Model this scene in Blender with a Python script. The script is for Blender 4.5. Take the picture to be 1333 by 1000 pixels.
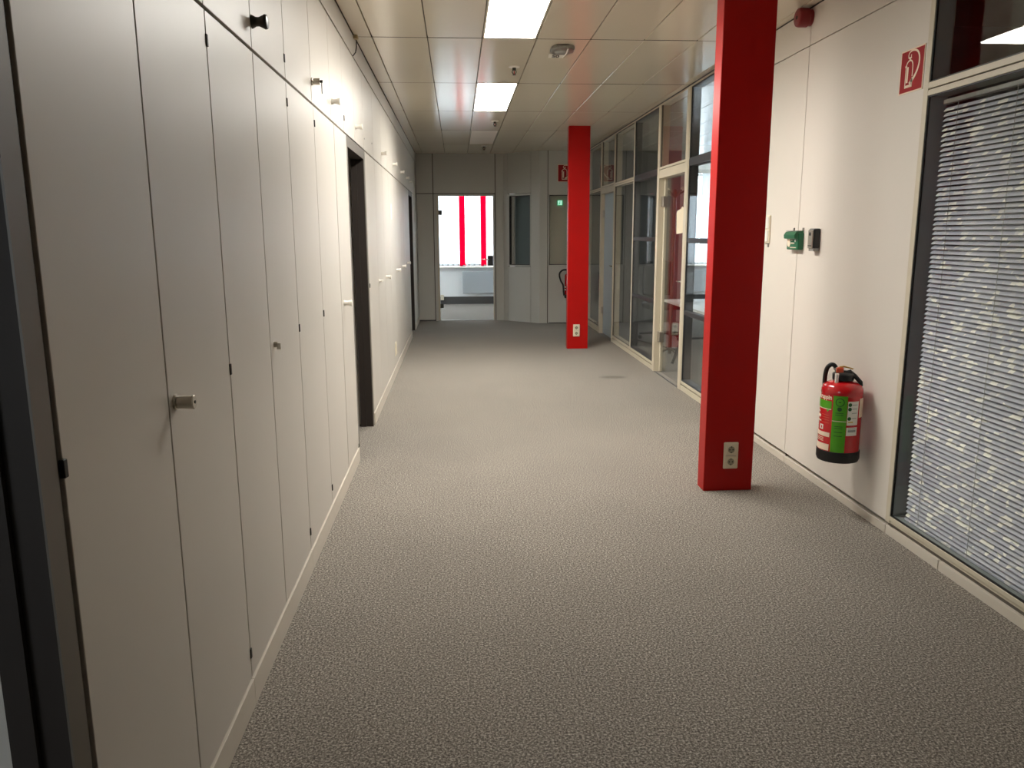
import bpy, bmesh, math, random
from mathutils import Vector, Matrix
random.seed(7)
S = bpy.context.scene
for o in list(bpy.data.objects):
    bpy.data.objects.remove(o)
COL = S.collection

# ------------------------------------------------------------------ camera
cd = bpy.data.cameras.new('camera')
cam = bpy.data.objects.new('camera', cd)
COL.objects.link(cam)
cd.sensor_width = 36.0
cd.lens = 36.0 * 1026.03 / 1333.0
cd.clip_start = 0.02
cd.clip_end = 200
R = ((0.9976550718, 0.0168695082, -0.0663308172),
     (-0.0683189052, 0.1872707062, -0.9799296963),
     (-0.0041091131, 0.9821634804, 0.1879840762))
cam.matrix_world = Matrix.Translation((0, 0, 1.48)) @ Matrix(R).to_4x4()
S.camera = cam

# ------------------------------------------------------------------ world, exposure
LAMP = 64.0
SKY = 8.0
w = bpy.data.worlds.new('sky')
S.world = w
w.use_nodes = True
bg = w.node_tree.nodes['Background']
bg.inputs[0].default_value = (0.86, 0.93, 1.0, 1)
bg.inputs[1].default_value = SKY
S.view_settings.view_transform = 'Standard'
S.view_settings.look = 'None'
S.view_settings.gamma = 1.0
S.view_settings.use_curve_mapping = False
S.view_settings.exposure = 0.0

# ------------------------------------------------------------------ materials
def lin(c):
    f = lambda v: v / 12.92 if v <= 0.04045 else ((v + 0.055) / 1.055) ** 2.4
    return tuple(f(v / 255.0) for v in c)

MATS = {}
def mat(name, rgb, rough=0.5, metal=0.0, spec=0.5, emit=0.0, var=0.0, vscale=3.0, bump=0.0, bscale=200.0, coat=0.0):
    m = bpy.data.materials.new(name)
    m.use_nodes = True
    nt = m.node_tree
    b = nt.nodes['Principled BSDF']
    c = lin(rgb)
    b.inputs['Base Color'].default_value = (*c, 1)
    b.inputs['Roughness'].default_value = rough
    b.inputs['Metallic'].default_value = metal
    b.inputs['Specular IOR Level'].default_value = spec
    b.inputs['Coat Weight'].default_value = coat
    b.inputs['Coat Roughness'].default_value = 0.1
    if emit:
        b.inputs['Emission Color'].default_value = (*c, 1)
        b.inputs['Emission Strength'].default_value = emit
    if var or bump:
        tc = nt.nodes.new('ShaderNodeTexCoord')
    if var:
        n = nt.nodes.new('ShaderNodeTexNoise')
        n.inputs['Scale'].default_value = vscale
        n.inputs['Detail'].default_value = 4
        r = nt.nodes.new('ShaderNodeValToRGB')
        r.color_ramp.elements[0].position = 0.3
        r.color_ramp.elements[1].position = 0.7
        r.color_ramp.elements[0].color = (*[v * (1 - var) for v in c], 1)
        r.color_ramp.elements[1].color = (*[min(1, v * (1 + var)) for v in c], 1)
        nt.links.new(tc.outputs['Object'], n.inputs['Vector'])
        nt.links.new(n.outputs['Fac'], r.inputs['Fac'])
        nt.links.new(r.outputs['Color'], b.inputs['Base Color'])
    if bump:
        n2 = nt.nodes.new('ShaderNodeTexNoise')
        n2.inputs['Scale'].default_value = bscale
        n2.inputs['Detail'].default_value = 2
        bp = nt.nodes.new('ShaderNodeBump')
        bp.inputs['Strength'].default_value = bump
        bp.inputs['Distance'].default_value = 0.002
        nt.links.new(tc.outputs['Object'], n2.inputs['Vector'])
        nt.links.new(n2.outputs['Fac'], bp.inputs['Height'])
        nt.links.new(bp.outputs['Normal'], b.inputs['Normal'])
    MATS[name] = m
    return m

M_cab = mat('cabinet_laminate', (204, 198, 188), 0.40, spec=0.5, var=0.02, vscale=1.5)
M_body = mat('cabinet_carcass', (150, 140, 126), 0.7, var=0.03)
M_kick = mat('kick_laminate', (208, 200, 186), 0.4, var=0.03, vscale=2)
M_wall = mat('wall_laminate', (220, 214, 204), 0.5, var=0.015, vscale=1.2)
M_farw = mat('far_wall_laminate', (198, 197, 190), 0.5, var=0.02, vscale=1.5)
M_grey = mat('room_plaster', (205, 208, 206), 0.7, var=0.02)
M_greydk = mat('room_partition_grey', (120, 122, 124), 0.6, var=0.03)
M_frame = mat('beige_metal', (206, 197, 176), 0.4, var=0.02)
M_framedk = mat('anthracite_metal', (52, 54, 57), 0.45, var=0.05)
M_reveal = mat('grey_reveal', (158, 164, 163), 0.5, var=0.03)
M_black = mat('black_rubber', (18, 18, 18), 0.5, var=0.1)
M_plastic = mat('black_plastic', (26, 27, 27), 0.38, var=0.1)
M_jamb = mat('brown_steel', (50, 44, 40), 0.6, spec=0.25, var=0.06)
M_jface = mat('brown_steel_face', (104, 97, 88), 0.45, var=0.04)
M_ceil = mat('ceiling_metal', (224, 214, 193), 0.17, spec=0.6, var=0.015, vscale=1.0)
M_back = mat('ceiling_backing', (60, 54, 44), 0.8, var=0.05)
M_joint = mat('ceiling_joint', (58, 47, 34), 0.7, var=0.05)
M_red = mat('red_paint', (174, 12, 9), 0.36, spec=0.25, var=0.04, vscale=4, bump=0.05, bscale=60)
M_ered = mat('extinguisher_red', (196, 22, 30), 0.22, coat=0.5, var=0.02)
M_sred = mat('sign_red', (158, 22, 26), 0.6, spec=0.25, var=0.03)
M_cream = mat('sign_cream', (244, 222, 198), 0.5, var=0.02)
M_sock = mat('socket_plastic', (222, 212, 188), 0.35, var=0.02)
M_outlet = mat('socket_recess', (150, 144, 122), 0.5, var=0.03)
M_alarm = mat('alarm_red', (126, 16, 22), 0.4, var=0.03)
M_hole = mat('socket_hole', (40, 38, 32), 0.6, var=0.05)
M_silver = mat('satin_nickel', (190, 184, 172), 0.3, metal=0.9, var=0.03)
M_chrome = mat('bright_metal', (225, 225, 222), 0.2, metal=0.9, var=0.02)
M_darkm = mat('dark_bronze', (62, 62, 54), 0.35, metal=0.5, var=0.06)
M_hinge = mat('hinge_brown', (46, 42, 36), 0.6, var=0.05)
M_white = mat('white_plastic', (236, 232, 222), 0.4, var=0.015)
M_paper = mat('paper', (228, 214, 188), 0.7, var=0.03)
M_green = mat('green_plastic', (22, 96, 62), 0.3, var=0.05)
M_lgreen = mat('label_green', (84, 168, 22), 0.4, var=0.04)
M_dgreen = mat('print_green', (20, 78, 22), 0.45, var=0.05)
M_orange = mat('orange_plastic', (214, 84, 48), 0.35, var=0.05)
M_brass = mat('brass', (214, 180, 90), 0.3, metal=0.9, var=0.03)
M_lgrey = mat('print_grey', (150, 150, 146), 0.6, var=0.05)
M_roomw = mat('white_plaster', (238, 240, 240), 0.7, var=0.01)
M_leaf = mat('pale_blue_leaf', (176, 190, 200), 0.4, var=0.02)
M_teal = mat('grey_screen', (96, 110, 114), 0.6, var=0.04)
M_rad = mat('radiator_enamel', (168, 174, 178), 0.4, var=0.02)
M_plinth = mat('dark_plinth', (70, 70, 70), 0.7, var=0.05)
M_desk = mat('desk_white', (232, 232, 228), 0.3, var=0.015)
M_seat = mat('chair_fabric', (38, 40, 44), 0.9, var=0.1, vscale=60)
M_sens = mat('grey_translucent', (120, 118, 110), 0.3, var=0.15, vscale=30)
M_off = mat('unlit_diffuser', (232, 220, 204), 0.5, var=0.02)
M_screen = mat('pale_screen', (206, 202, 184), 0.6, var=0.03)
M_exit = mat('sign_reflection_light', (190, 255, 225), 0.5, emit=0.9, var=0.0)
M_exitg = mat('sign_reflection_green', (30, 160, 110), 0.5, emit=0.6)
M_cable = mat('cable_sheath', (170, 150, 110), 0.5, var=0.04)
M_lamp = mat('lamp_diffuser', (255, 251, 243), 0.5, emit=LAMP)
# prismatic diffuser: the panel throws more light straight down than sideways
_nt = M_lamp.node_tree
_g = _nt.nodes.new('ShaderNodeNewGeometry'); _d = _nt.nodes.new('ShaderNodeVectorMath'); _d.operation = 'DOT_PRODUCT'
_nt.links.new(_g.outputs['Incoming'], _d.inputs[0]); _nt.links.new(_g.outputs['Normal'], _d.inputs[1])
_m = _nt.nodes.new('ShaderNodeMath'); _m.operation = 'MULTIPLY'; _m.use_clamp = False
_a = _nt.nodes.new('ShaderNodeMath'); _a.operation = 'ABSOLUTE'; _nt.links.new(_d.outputs['Value'], _a.inputs[0])
_p = _nt.nodes.new('ShaderNodeMath'); _p.operation = 'POWER'; _p.inputs[1].default_value = 0.45; _nt.links.new(_a.outputs[0], _p.inputs[0])
_m.inputs[1].default_value = LAMP; _nt.links.new(_p.outputs[0], _m.inputs[0])
_nt.links.new(_m.outputs[0], _nt.nodes['Principled BSDF'].inputs['Emission Strength'])

def m_translucent(name, rgb, fac=0.6):
    m = bpy.data.materials.new(name); m.use_nodes = True
    nt = m.node_tree; nt.nodes.clear()
    out = nt.nodes.new('ShaderNodeOutputMaterial')
    mx = nt.nodes.new('ShaderNodeMixShader')
    d = nt.nodes.new('ShaderNodeBsdfDiffuse'); t = nt.nodes.new('ShaderNodeBsdfTranslucent')
    n = nt.nodes.new('ShaderNodeTexNoise'); n.inputs['Scale'].default_value = 120
    tc = nt.nodes.new('ShaderNodeTexCoord'); nt.links.new(tc.outputs['Object'], n.inputs['Vector'])
    r = nt.nodes.new('ShaderNodeValToRGB'); c = lin(rgb)
    r.color_ramp.elements[0].color = (*[v * 0.94 for v in c], 1); r.color_ramp.elements[1].color = (*c, 1)
    nt.links.new(n.outputs['Fac'], r.inputs['Fac'])
    for s in (d, t): nt.links.new(r.outputs['Color'], s.inputs['Color'])
    mx.inputs[0].default_value = fac
    nt.links.new(d.outputs[0], mx.inputs[1]); nt.links.new(t.outputs[0], mx.inputs[2])
    nt.links.new(mx.outputs[0], out.inputs[0])
    return m
M_slatw = m_translucent('white_blind_fabric', (244, 247, 250), 0.6)
M_slatp = m_translucent('pink_blind_fabric', (236, 10, 84), 0.6)

def m_glass(name, tint, refl=1.0, floor=0.04):
    """thin pane: see-through, with a Fresnel reflection that is the same from both sides"""
    m = bpy.data.materials.new(name); m.use_nodes = True
    nt = m.node_tree; nt.nodes.clear(); L = nt.links.new
    out = nt.nodes.new('ShaderNodeOutputMaterial'); mx = nt.nodes.new('ShaderNodeMixShader')
    tr = nt.nodes.new('ShaderNodeBsdfTransparent'); gl = nt.nodes.new('ShaderNodeBsdfGlossy')
    tr.inputs[0].default_value = (*tint, 1); gl.inputs['Roughness'].default_value = 0.0
    g = nt.nodes.new('ShaderNodeNewGeometry'); dp = nt.nodes.new('ShaderNodeVectorMath'); dp.operation = 'DOT_PRODUCT'
    L(g.outputs['Incoming'], dp.inputs[0]); L(g.outputs['Normal'], dp.inputs[1])
    def mth(op, a, b=None):
        n = nt.nodes.new('ShaderNodeMath'); n.operation = op
        for i, v in enumerate((a, b)):
            if v is None: continue
            if isinstance(v, (int, float)): n.inputs[i].default_value = v
            else: L(v, n.inputs[i])
        return n.outputs[0]
    a = mth('ABSOLUTE', dp.outputs['Value']); a = mth('SUBTRACT', 1.0, a); a = mth('POWER', a, 5.0)
    a = mth('MULTIPLY', a, (1 - floor) * refl); a = mth('ADD', a, floor)
    L(a, mx.inputs[0]); L(tr.outputs[0], mx.inputs[1]); L(gl.outputs[0], mx.inputs[2]); L(mx.outputs[0], out.inputs[0])
    return m
M_glass = m_glass('clear_glass', (0.975, 0.985, 0.98), 0.75, 0.03)
M_glassd = m_glass('double_glazing', (0.96, 0.972, 0.97), 0.7, 0.03)

def m_carpet():
    m = bpy.data.materials.new('carpet'); m.use_nodes = True
    nt = m.node_tree; L = nt.links.new; b = nt.nodes['Principled BSDF']
    b.inputs['Roughness'].default_value = 0.95; b.inputs['Specular IOR Level'].default_value = 0.15
    b.inputs['Sheen Weight'].default_value = 0.08
    tc = nt.nodes.new('ShaderNodeTexCoord')
    def noise(sc, det, rough=0.6):
        n = nt.nodes.new('ShaderNodeTexNoise'); n.inputs['Scale'].default_value = sc
        n.inputs['Detail'].default_value = det; n.inputs['Roughness'].default_value = rough
        L(tc.outputs['Object'], n.inputs['Vector']); return n
    n1 = noise(210, 4, 0.8)
    r = nt.nodes.new('ShaderNodeValToRGB'); e = r.color_ramp.elements
    e[0].position = 0.395; e[0].color = (*lin((70, 65, 58)), 1)
    e[1].position = 0.635; e[1].color = (*lin((202, 195, 183)), 1)
    q = r.color_ramp.elements.new(0.5); q.color = (*lin((121, 114, 106)), 1)
    n1b = noise(130, 2, 0.6); av = nt.nodes.new('ShaderNodeMath'); av.operation = 'ADD'
    hf = nt.nodes.new('ShaderNodeMath'); hf.operation = 'MULTIPLY'; hf.inputs[1].default_value = 0.5
    L(n1.outputs['Fac'], av.inputs[0]); L(n1b.outputs['Fac'], av.inputs[1]); L(av.outputs[0], hf.inputs[0]); L(hf.outputs[0], r.inputs['Fac'])
    n2 = noise(1.6, 4)
    r2 = nt.nodes.new('ShaderNodeValToRGB'); r2.color_ramp.elements[0].color = (0.95, 0.95, 0.95, 1); r2.color_ramp.elements[1].color = (1.03, 1.03, 1.03, 1)
    r2.color_ramp.elements[0].position = 0.35; r2.color_ramp.elements[1].position = 0.65
    L(n2.outputs['Fac'], r2.inputs['Fac'])
    mx = nt.nodes.new('ShaderNodeMixRGB'); mx.blend_type = 'MULTIPLY'; mx.inputs[0].default_value = 1
    L(r.outputs[0], mx.inputs[1]); L(r2.outputs[0], mx.inputs[2])
    # the dark stain near the far column
    mp = nt.nodes.new('ShaderNodeMapping'); mp.inputs['Location'].default_value = (-1.6 * 5.5, -8.0 * 9, 0); mp.inputs['Scale'].default_value = (5.5, 9, 1)
    L(tc.outputs['Object'], mp.inputs[0])
    gr = nt.nodes.new('ShaderNodeTexGradient'); gr.gradient_type = 'SPHERICAL'; L(mp.outputs[0], gr.inputs[0])
    r3 = nt.nodes.new('ShaderNodeValToRGB'); r3.color_ramp.elements[0].color = (1, 1, 1, 1); r3.color_ramp.elements[1].color = (0.62, 0.6, 0.58, 1); r3.color_ramp.elements[1].position = 0.6
    L(gr.outputs['Fac'], r3.inputs[0])
    mx2 = nt.nodes.new('ShaderNodeMixRGB'); mx2.blend_type = 'MULTIPLY'; mx2.inputs[0].default_value = 1
    L(mx.outputs[0], mx2.inputs[1]); L(r3.outputs[0], mx2.inputs[2]); L(mx2.outputs[0], b.inputs['Base Color'])
    bp = nt.nodes.new('ShaderNodeBump'); bp.inputs['Strength'].default_value = 0.25; bp.inputs['Distance'].default_value = 0.003
    L(n1.outputs['Fac'], bp.inputs['Height']); L(bp.outputs[0], b.inputs['Normal'])
    return m
M_carpet = m_carpet()

def m_slat():  # pale patches of light on the slats are painted into their colour
    m = bpy.data.materials.new('slat_painted_glints'); m.use_nodes = True
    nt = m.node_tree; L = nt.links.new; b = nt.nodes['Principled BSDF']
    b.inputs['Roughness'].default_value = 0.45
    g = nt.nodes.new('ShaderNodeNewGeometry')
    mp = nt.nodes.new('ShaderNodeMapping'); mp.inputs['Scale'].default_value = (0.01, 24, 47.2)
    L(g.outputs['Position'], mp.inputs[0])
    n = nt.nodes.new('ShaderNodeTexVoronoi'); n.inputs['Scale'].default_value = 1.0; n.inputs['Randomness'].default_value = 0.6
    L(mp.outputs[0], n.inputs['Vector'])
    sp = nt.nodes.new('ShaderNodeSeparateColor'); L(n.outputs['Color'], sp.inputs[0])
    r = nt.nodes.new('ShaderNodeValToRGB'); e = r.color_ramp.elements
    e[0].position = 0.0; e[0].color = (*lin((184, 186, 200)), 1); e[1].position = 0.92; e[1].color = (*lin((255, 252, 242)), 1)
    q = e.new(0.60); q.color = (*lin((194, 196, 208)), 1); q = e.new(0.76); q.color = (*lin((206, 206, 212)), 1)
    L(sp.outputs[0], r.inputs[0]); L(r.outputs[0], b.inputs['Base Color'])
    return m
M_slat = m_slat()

# ------------------------------------------------------------------ mesh helpers
class MB:
    def __init__(s): s.v = []; s.f = []
    def box(s, x0, x1, y0, y1, z0, z1):
        i = len(s.v)
        x0, x1 = sorted((x0, x1)); y0, y1 = sorted((y0, y1)); z0, z1 = sorted((z0, z1))
        s.v += [(x, y, z) for z in (z0, z1) for y in (y0, y1) for x in (x0, x1)]
        s.f += [tuple(i + k for k in q) for q in ((0, 2, 3, 1), (4, 5, 7, 6), (0, 1, 5, 4), (2, 6, 7, 3), (0, 4, 6, 2), (1, 3, 7, 5))]
        return s
    def poly(s, pts):
        i = len(s.v); s.v += [tuple(p) for p in pts]; s.f.append(tuple(range(i, i + len(pts)))); return s
    def prism(s, pts, d):
        """extrude a planar loop by vector d"""
        n = len(pts); i = len(s.v); d = Vector(d)
        s.v += [tuple(p) for p in pts] + [tuple(Vector(p) + d) for p in pts]
        s.f.append(tuple(range(i + n - 1, i - 1, -1))); s.f.append(tuple(range(i + n, i + 2 * n)))
        for k in range(n):
            k2 = (k + 1) % n; s.f.append((i + k, i + k2, i + n + k2, i + n + k))
        return s
    def lathe(s, prof, c, axis='z', n=24):
        """prof = [(r, t)] along the axis from point c"""
        i = len(s.v); m = len(prof)
        for r, t in prof:
            for k in range(n):
                a = 2 * math.pi * k / n; p, q = r * math.cos(a), r * math.sin(a)
                v = {'z': (p, q, t), 'x': (t, p, q), 'y': (q, t, p)}[axis]
                s.v.append((c[0] + v[0], c[1] + v[1], c[2] + v[2]))
        for j in range(m - 1):
            for k in range(n):
                k2 = (k + 1) % n; s.f.append((i + j * n + k, i + j * n + k2, i + (j + 1) * n + k2, i + (j + 1) * n + k))
        s.f.append(tuple(i + k for k in range(n - 1, -1, -1))); s.f.append(tuple(i + (m - 1) * n + k for k in range(n)))
        return s
    def tube(s, pts, r, n=10):
        pts = [Vector(p) for p in pts]; i = len(s.v); m = len(pts)
        up = None
        for j, p in enumerate(pts):
            t = (pts[min(j + 1, m - 1)] - pts[max(j - 1, 0)]).normalized()
            if up is None: up = t.orthogonal().normalized()
            up = (up - t * up.dot(t)).normalized(); b = t.cross(up)
            rr = r[j] if isinstance(r, (list, tuple)) else r
            for k in range(n):
                a = 2 * math.pi * k / n; s.v.append(tuple(p + (up * math.cos(a) + b * math.sin(a)) * rr))
        for j in range(m - 1):
            for k in range(n):
                k2 = (k + 1) % n; s.f.append((i + j * n + k, i + j * n + k2, i + (j + 1) * n + k2, i + (j + 1) * n + k))
        s.f.append(tuple(i + k for k in range(n - 1, -1, -1))); s.f.append(tuple(i + (m - 1) * n + k for k in range(n)))
        return s

WL = {}
def build(name, mb, m, parent=None, bevel=0.0, smooth=False, o=None, seg=1):
    """link ONE mesh object; vertices are given in world space"""
    xs = list(zip(*mb.v))
    c = Vector(o) if o else Vector([(min(a) + max(a)) / 2 for a in xs])
    me = bpy.data.meshes.new(name)
    me.from_pydata([tuple(Vector(v) - c) for v in mb.v], [], mb.f)
    bm = bmesh.new(); bm.from_mesh(me)
    bmesh.ops.recalc_face_normals(bm, faces=bm.faces)
    if bevel:
        bmesh.ops.bevel(bm, geom=[e for e in bm.edges if e.is_manifold and e.calc_face_angle(0) > 0.6], offset=bevel, segments=seg, affect='EDGES', profile=0.5)
    bm.to_mesh(me); bm.free()
    if smooth:
        for p in me.polygons: p.use_smooth = True
        try: me.set_sharp_from_angle(angle=math.radians(38))
        except Exception: pass
    me.materials.append(m)
    ob = bpy.data.objects.new(name, me); COL.objects.link(ob)
    put(ob, c, parent)
    return ob
def put(ob, c, parent):
    c = Vector(c); WL[ob.name] = c
    if parent: ob.parent = parent; ob.location = c - WL[parent.name]
    else: ob.location = c
def inst(name, src, c, parent, rot=None):
    ob = bpy.data.objects.new(name, src.data if hasattr(src, 'data') else src); COL.objects.link(ob)
    put(ob, c, parent)
    if rot: ob.rotation_euler = rot
    return ob
def tag(o, label=None, cat=None, group=None, kind=None):
    if label: o['label'] = label
    if cat: o['category'] = cat
    if group: o['group'] = group
    if kind: o['kind'] = kind
    return o
def empty(name, loc, label=None, cat=None, group=None, kind=None):
    o = bpy.data.objects.new(name, None); COL.objects.link(o); o.empty_display_size = 0.1
    put(o, loc, None); return tag(o, label, cat, group, kind)
def B(*a): return MB().box(*a)

XL, XR, ZC = -0.667, 2.107, 2.781
YF, YA = 13.6, 16.84          # far wall, facade
ZT = 2.82

# ------------------------------------------------------------------ floor and ceiling
fl = build('floor', B(-4.4, 8.3, -4.1, 17.1, -0.12, 0.0), M_carpet, o=(0, 0, 0)); tag(fl, kind='structure')
ce = build('ceiling', B(-4.4, 8.3, -4.1, 17.1, 2.80, 2.95), M_back); tag(ce, kind='structure')
YJ = [-0.82 - 1.63 * 2 + 1.63 * k for k in range(12)]          # cross joints
XJ = [-0.55 + 0.3715 * k for k in range(8)]                    # long joints -> ..., 2.05
g = 0.003
W0, L0 = 0.3715 - 2 * g, 1.63 - 0.016
def panel_mesh(wd, ln):
    mb = B(-wd / 2, wd / 2, -ln / 2, ln / 2, 0, 0.017)
    me = bpy.data.meshes.new('panel'); me.from_pydata(mb.v, [], mb.f); me.materials.append(M_ceil)
    bm = bmesh.new(); bm.from_mesh(me); bmesh.ops.recalc_face_normals(bm, faces=bm.faces)
    bmesh.ops.bevel(bm, geom=[e for e in bm.edges if all(v.co.z < 0.001 for v in e.verts)], offset=0.0025, segments=1, affect='EDGES')
    bm.to_mesh(me); bm.free(); return me
PM = panel_mesh(W0, L0)
PE = panel_mesh(0.117 - 2 * g, L0); PR = panel_mesh(0.057 - g, L0)
LAMPS = {2: False, 4: False}
lamp_rows = {3: 'off', 5: 'lit', 7: 'lit', 9: 'off'}
for j in range(len(YJ) - 1):
    yc = (YJ[j] + YJ[j + 1]) / 2 
    if YJ[j + 1] > 13.9: continue
    for i in range(-1, 8):
        if i == 2 and j in lamp_rows: continue
        xc = XJ[i] + 0.3715 / 2 if i >= 0 else -0.667 + 0.0585
        if i == -1: me = PE; xc = -0.6085
        elif i == 7: me = PR; xc = 2.0785
        else: me = PM
        inst('panel', me, (xc, yc, ZC), ce, (random.uniform(-1, 1) * 0.0012, random.uniform(-1, 1) * 0.0025, 0))
for yj in YJ[1:]:
    if yj < 13: build('joint_profile', B(-0.667, 2.107, yj - 0.008, yj + 0.008, ZC + 0.0004, ZC + 0.016), M_joint, ce)
# short closing row in front of the far wall, and the ceiling of the office on the right
PS = panel_mesh(W0, 13.58 - 12.226 - 0.02)
for i in range(0, 7):
    inst('panel', PS, (XJ[i] + 0.3715 / 2, (12.226 + 13.58) / 2, ZC), ce)
for j in range(6, 11):
    for i in range(7):
        yc = YJ[j] + 0.815
        inst('panel', PM, (2.26 + 0.186 + 0.3715 * i, yc, ZC), ce, (random.uniform(-1, 1) * 0.001, random.uniform(-1, 1) * 0.002, 0))

# ------------------------------------------------------------------ left wall
wl = empty('wall_left', (XL, 0, 0), kind='structure')
build('panel', B(XL - 0.1, XL, -4.0, 0.22, 0, ZC), M_wall, wl)
def head(y0, y1, zb):      # wall piece above a doorway, behind the upper cabinets
    build('header', B(XL - 0.10, XL - 0.045, y0, y1, zb, ZC), M_wall, wl)
build('frieze', B(XL - 0.4, XL - 0.004, 0.22, 13.58, 2.642, ZC), M_cab, wl)
build('end_panel', B(XL - 0.1, XL - 0.005, 12.36, 13.59, 0.09, 2.085), M_cab, wl)
build('end_kick', B(XL - 0.1, XL, 12.36, 13.59, 0.0, 0.088), M_kick, wl)

def knob(kind, y, z, parent):
    c = (XL - 0.006, y, z)
    if kind == 'cylinder':
        k = build('knob', MB().lathe([(0.019, 0), (0.019, 0.006), (0.015, 0.007), (0.0165, 0.040), (0.0175, 0.044), (0.015, 0.046)], c, 'x', 24), M_silver, parent, smooth=True)
        build('keyhole', MB().lathe([(0.004, 0.0455), (0.004, 0.0475)], c, 'x', 10), M_hole, k)
    elif kind == 'dark':
        k = build('knob', MB().lathe([(0.022, 0), (0.020, 0.006), (0.015, 0.014), (0.0145, 0.024), (0.019, 0.034), (0.024, 0.044), (0.022, 0.052), (0.014, 0.054)], c, 'x', 24), M_darkm, parent, smooth=True)
    elif kind == 'white':
        k = build('knob', MB().lathe([(0.017, 0), (0.016, 0.006), (0.013, 0.014), (0.014, 0.028), (0.019, 0.042), (0.018, 0.048), (0.010, 0.049)], c, 'x', 20), M_white, parent, smooth=True)
    elif kind == 'key':
        k = build('knob', MB().lathe([(0.017, 0), (0.017, 0.006), (0.014, 0.008), (0.015, 0.036), (0.014, 0.040)], c, 'x', 20), M_silver, parent, smooth=True)
        mb = B(c[0] + 0.040, c[0] + 0.052, y - 0.002, y + 0.002, z - 0.006, z + 0.006); mb.box(c[0] + 0.046, c[0] + 0.049, y - 0.006, y + 0.006, z - 0.055, z - 0.004)
        build('key', mb, M_darkm, k)
    elif kind == 'lock':
        k = build('lock', MB().lathe([(0.011, 0), (0.011, 0.007), (0.009, 0.012), (0.0085, 0.013)], c, 'x', 18), M_silver, parent, smooth=True)
        build('key_stub', B(c[0] + 0.01, c[0] + 0.024, y - 0.002, y + 0.002, z - 0.018, z + 0.004), M_white, k)
    elif kind == 'lever':
        k = build('knob', MB().lathe([(0.016, 0), (0.016, 0.006), (0.010, 0.008), (0.010, 0.03)], c, 'x', 18), M_white, parent, smooth=True)
        build('lever', B(c[0] + 0.02, c[0] + 0.034, y - 0.012, y + 0.07, z - 0.009, z + 0.009), M_white, k, bevel=0.003)
    elif kind == 'hole':
        k = build('screw_hole', MB().lathe([(0.007, -0.001), (0.007, 0.0015)], c, 'x', 12), M_hole, parent)
    return k
def cabinet(y0, y1, splits, z0, z1, label, group, knobs=(), hinges=(), kick=False, deep=0.40, wide_gap=False):
    t = empty('wall_cabinet', (XL - deep / 2, (y0 + y1) / 2, 0 if kick else z0), label, 'cabinet', group)
    build('body', B(XL - deep, XL - 0.075, y0 + 0.0015, y1 - 0.0015, 0 if kick else z0, z1 - 0.002), M_cab, t)
    e = [y0] + list(splits) + [y1]
    doors = []
    for a, b in zip(e[:-1], e[1:]):
        gl = 0.013 if (wide_gap and a != y0) else 0.0034
        d = build('door', B(XL - 0.026, XL - 0.006, a + gl, b - 0.0034, z0 + 0.003, z1 - 0.004), M_cab, t, bevel=0.0012)
        doors.append((a, b, d))
    if kick:
        build('kick_plate', B(XL - 0.03, XL, y0 + 0.001, y1 - 0.001, 0.0, z0 - 0.003), M_kick, t, bevel=0.001)
    for kd, y, z in knobs:
        for a, b, d in doors:
            if a <= y <= b: knob(kd, y, z, d); break
    for y, z in hinges:
        build('hinge', B(XL - 0.012, XL - 0.002, y - 0.006, y + 0.006, z - 0.016, z + 0.016), M_hinge, t, bevel=0.001)
    return t
ZK, ZS, ZU = 0.095, 2.083, 2.638
GL, GU = 'tall cabinets along the left wall', 'upper cabinets along the left wall'
hz = (2.0, 1.09, 0.18)
cabinet(1.332, 2.337, [1.835], ZK, ZS, 'tall beige cabinet beside the nearest dark doorway, with one nickel cylinder knob', GL,
        [('cylinder', 1.875, 1.09)], [(1.338, 1.09)], True)
cabinet(2.337, 3.372, [2.85], ZK, ZS, 'tall beige cabinet with a small key lock and no knob', GL,
        [('lock', 2.905, 1.085)], [(2.337, z) for z in hz] + [(3.372, z) for z in hz], True)
cabinet(3.372, 3.985, [], ZK, ZS, 'tall beige cabinet with one door, no knob and no lock', GL, [], [], True)
cabinet(3.985, 5.115, [4.615], ZK, ZS, 'tall beige cabinet just before the middle doorway, with a thick dark gap', GL,
        [('white', 4.72, 1.078)], [(3.995, z) for z in hz] + [(5.105, 0.10)], True, wide_gap=True)
cabinet(6.12, 7.45, [6.80], ZK, ZS, 'tall beige cabinet just behind the middle doorway, with a white lever', GL, [('lever', 6.835, 1.085)], [(6.13, 1.09)], True)
cabinet(7.45, 8.10, [], ZK, ZS, 'narrow tall cabinet with white knob, second behind the middle doorway', GL, [('white', 7.54, 1.08)], [], True)
c_lab = cabinet(8.10, 8.80, [], ZK, ZS, 'narrow tall cabinet with a paper label and a yellow vent grille', GL, [], [], True)
cabinet(8.80, 9.72, [9.26], ZK, ZS, 'tall two-door cabinet just behind the one with the yellow grille', GL, [('white', 8.87, 1.085)], [], True)
cabinet(9.72, 10.66, [10.2], ZK, ZS, 'tall two-door cabinet, next to last before the far doorway', GL, [('white', 9.80, 1.09)], [], True)
cabinet(10.66, 11.42, [], ZK, ZS, 'tall cabinet right before the far dark doorway on the left', GL, [('white', 10.74, 1.095)], [], True)
cabinet(0.24, 1.332, [0.78], ZS + 0.004, ZU, 'upper cabinet over the nearest dark doorway', GU)
cabinet(1.332, 2.330, [1.835], ZS + 0.004, ZU, 'upper cabinet above the tall cabinet with the cylinder knob', GU)
cabinet(2.330, 3.372, [2.846], ZS + 0.004, ZU, 'upper cabinet with a large dark round knob', GU, [('dark', 2.868, 2.178)], [(3.366, 2.166), (2.336, 2.166)])
cabinet(3.372, 4.53, [3.955], ZS + 0.004, ZU, 'upper cabinet with a key hanging from its nickel knob', GU, [('key', 3.975, 2.187)])
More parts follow.
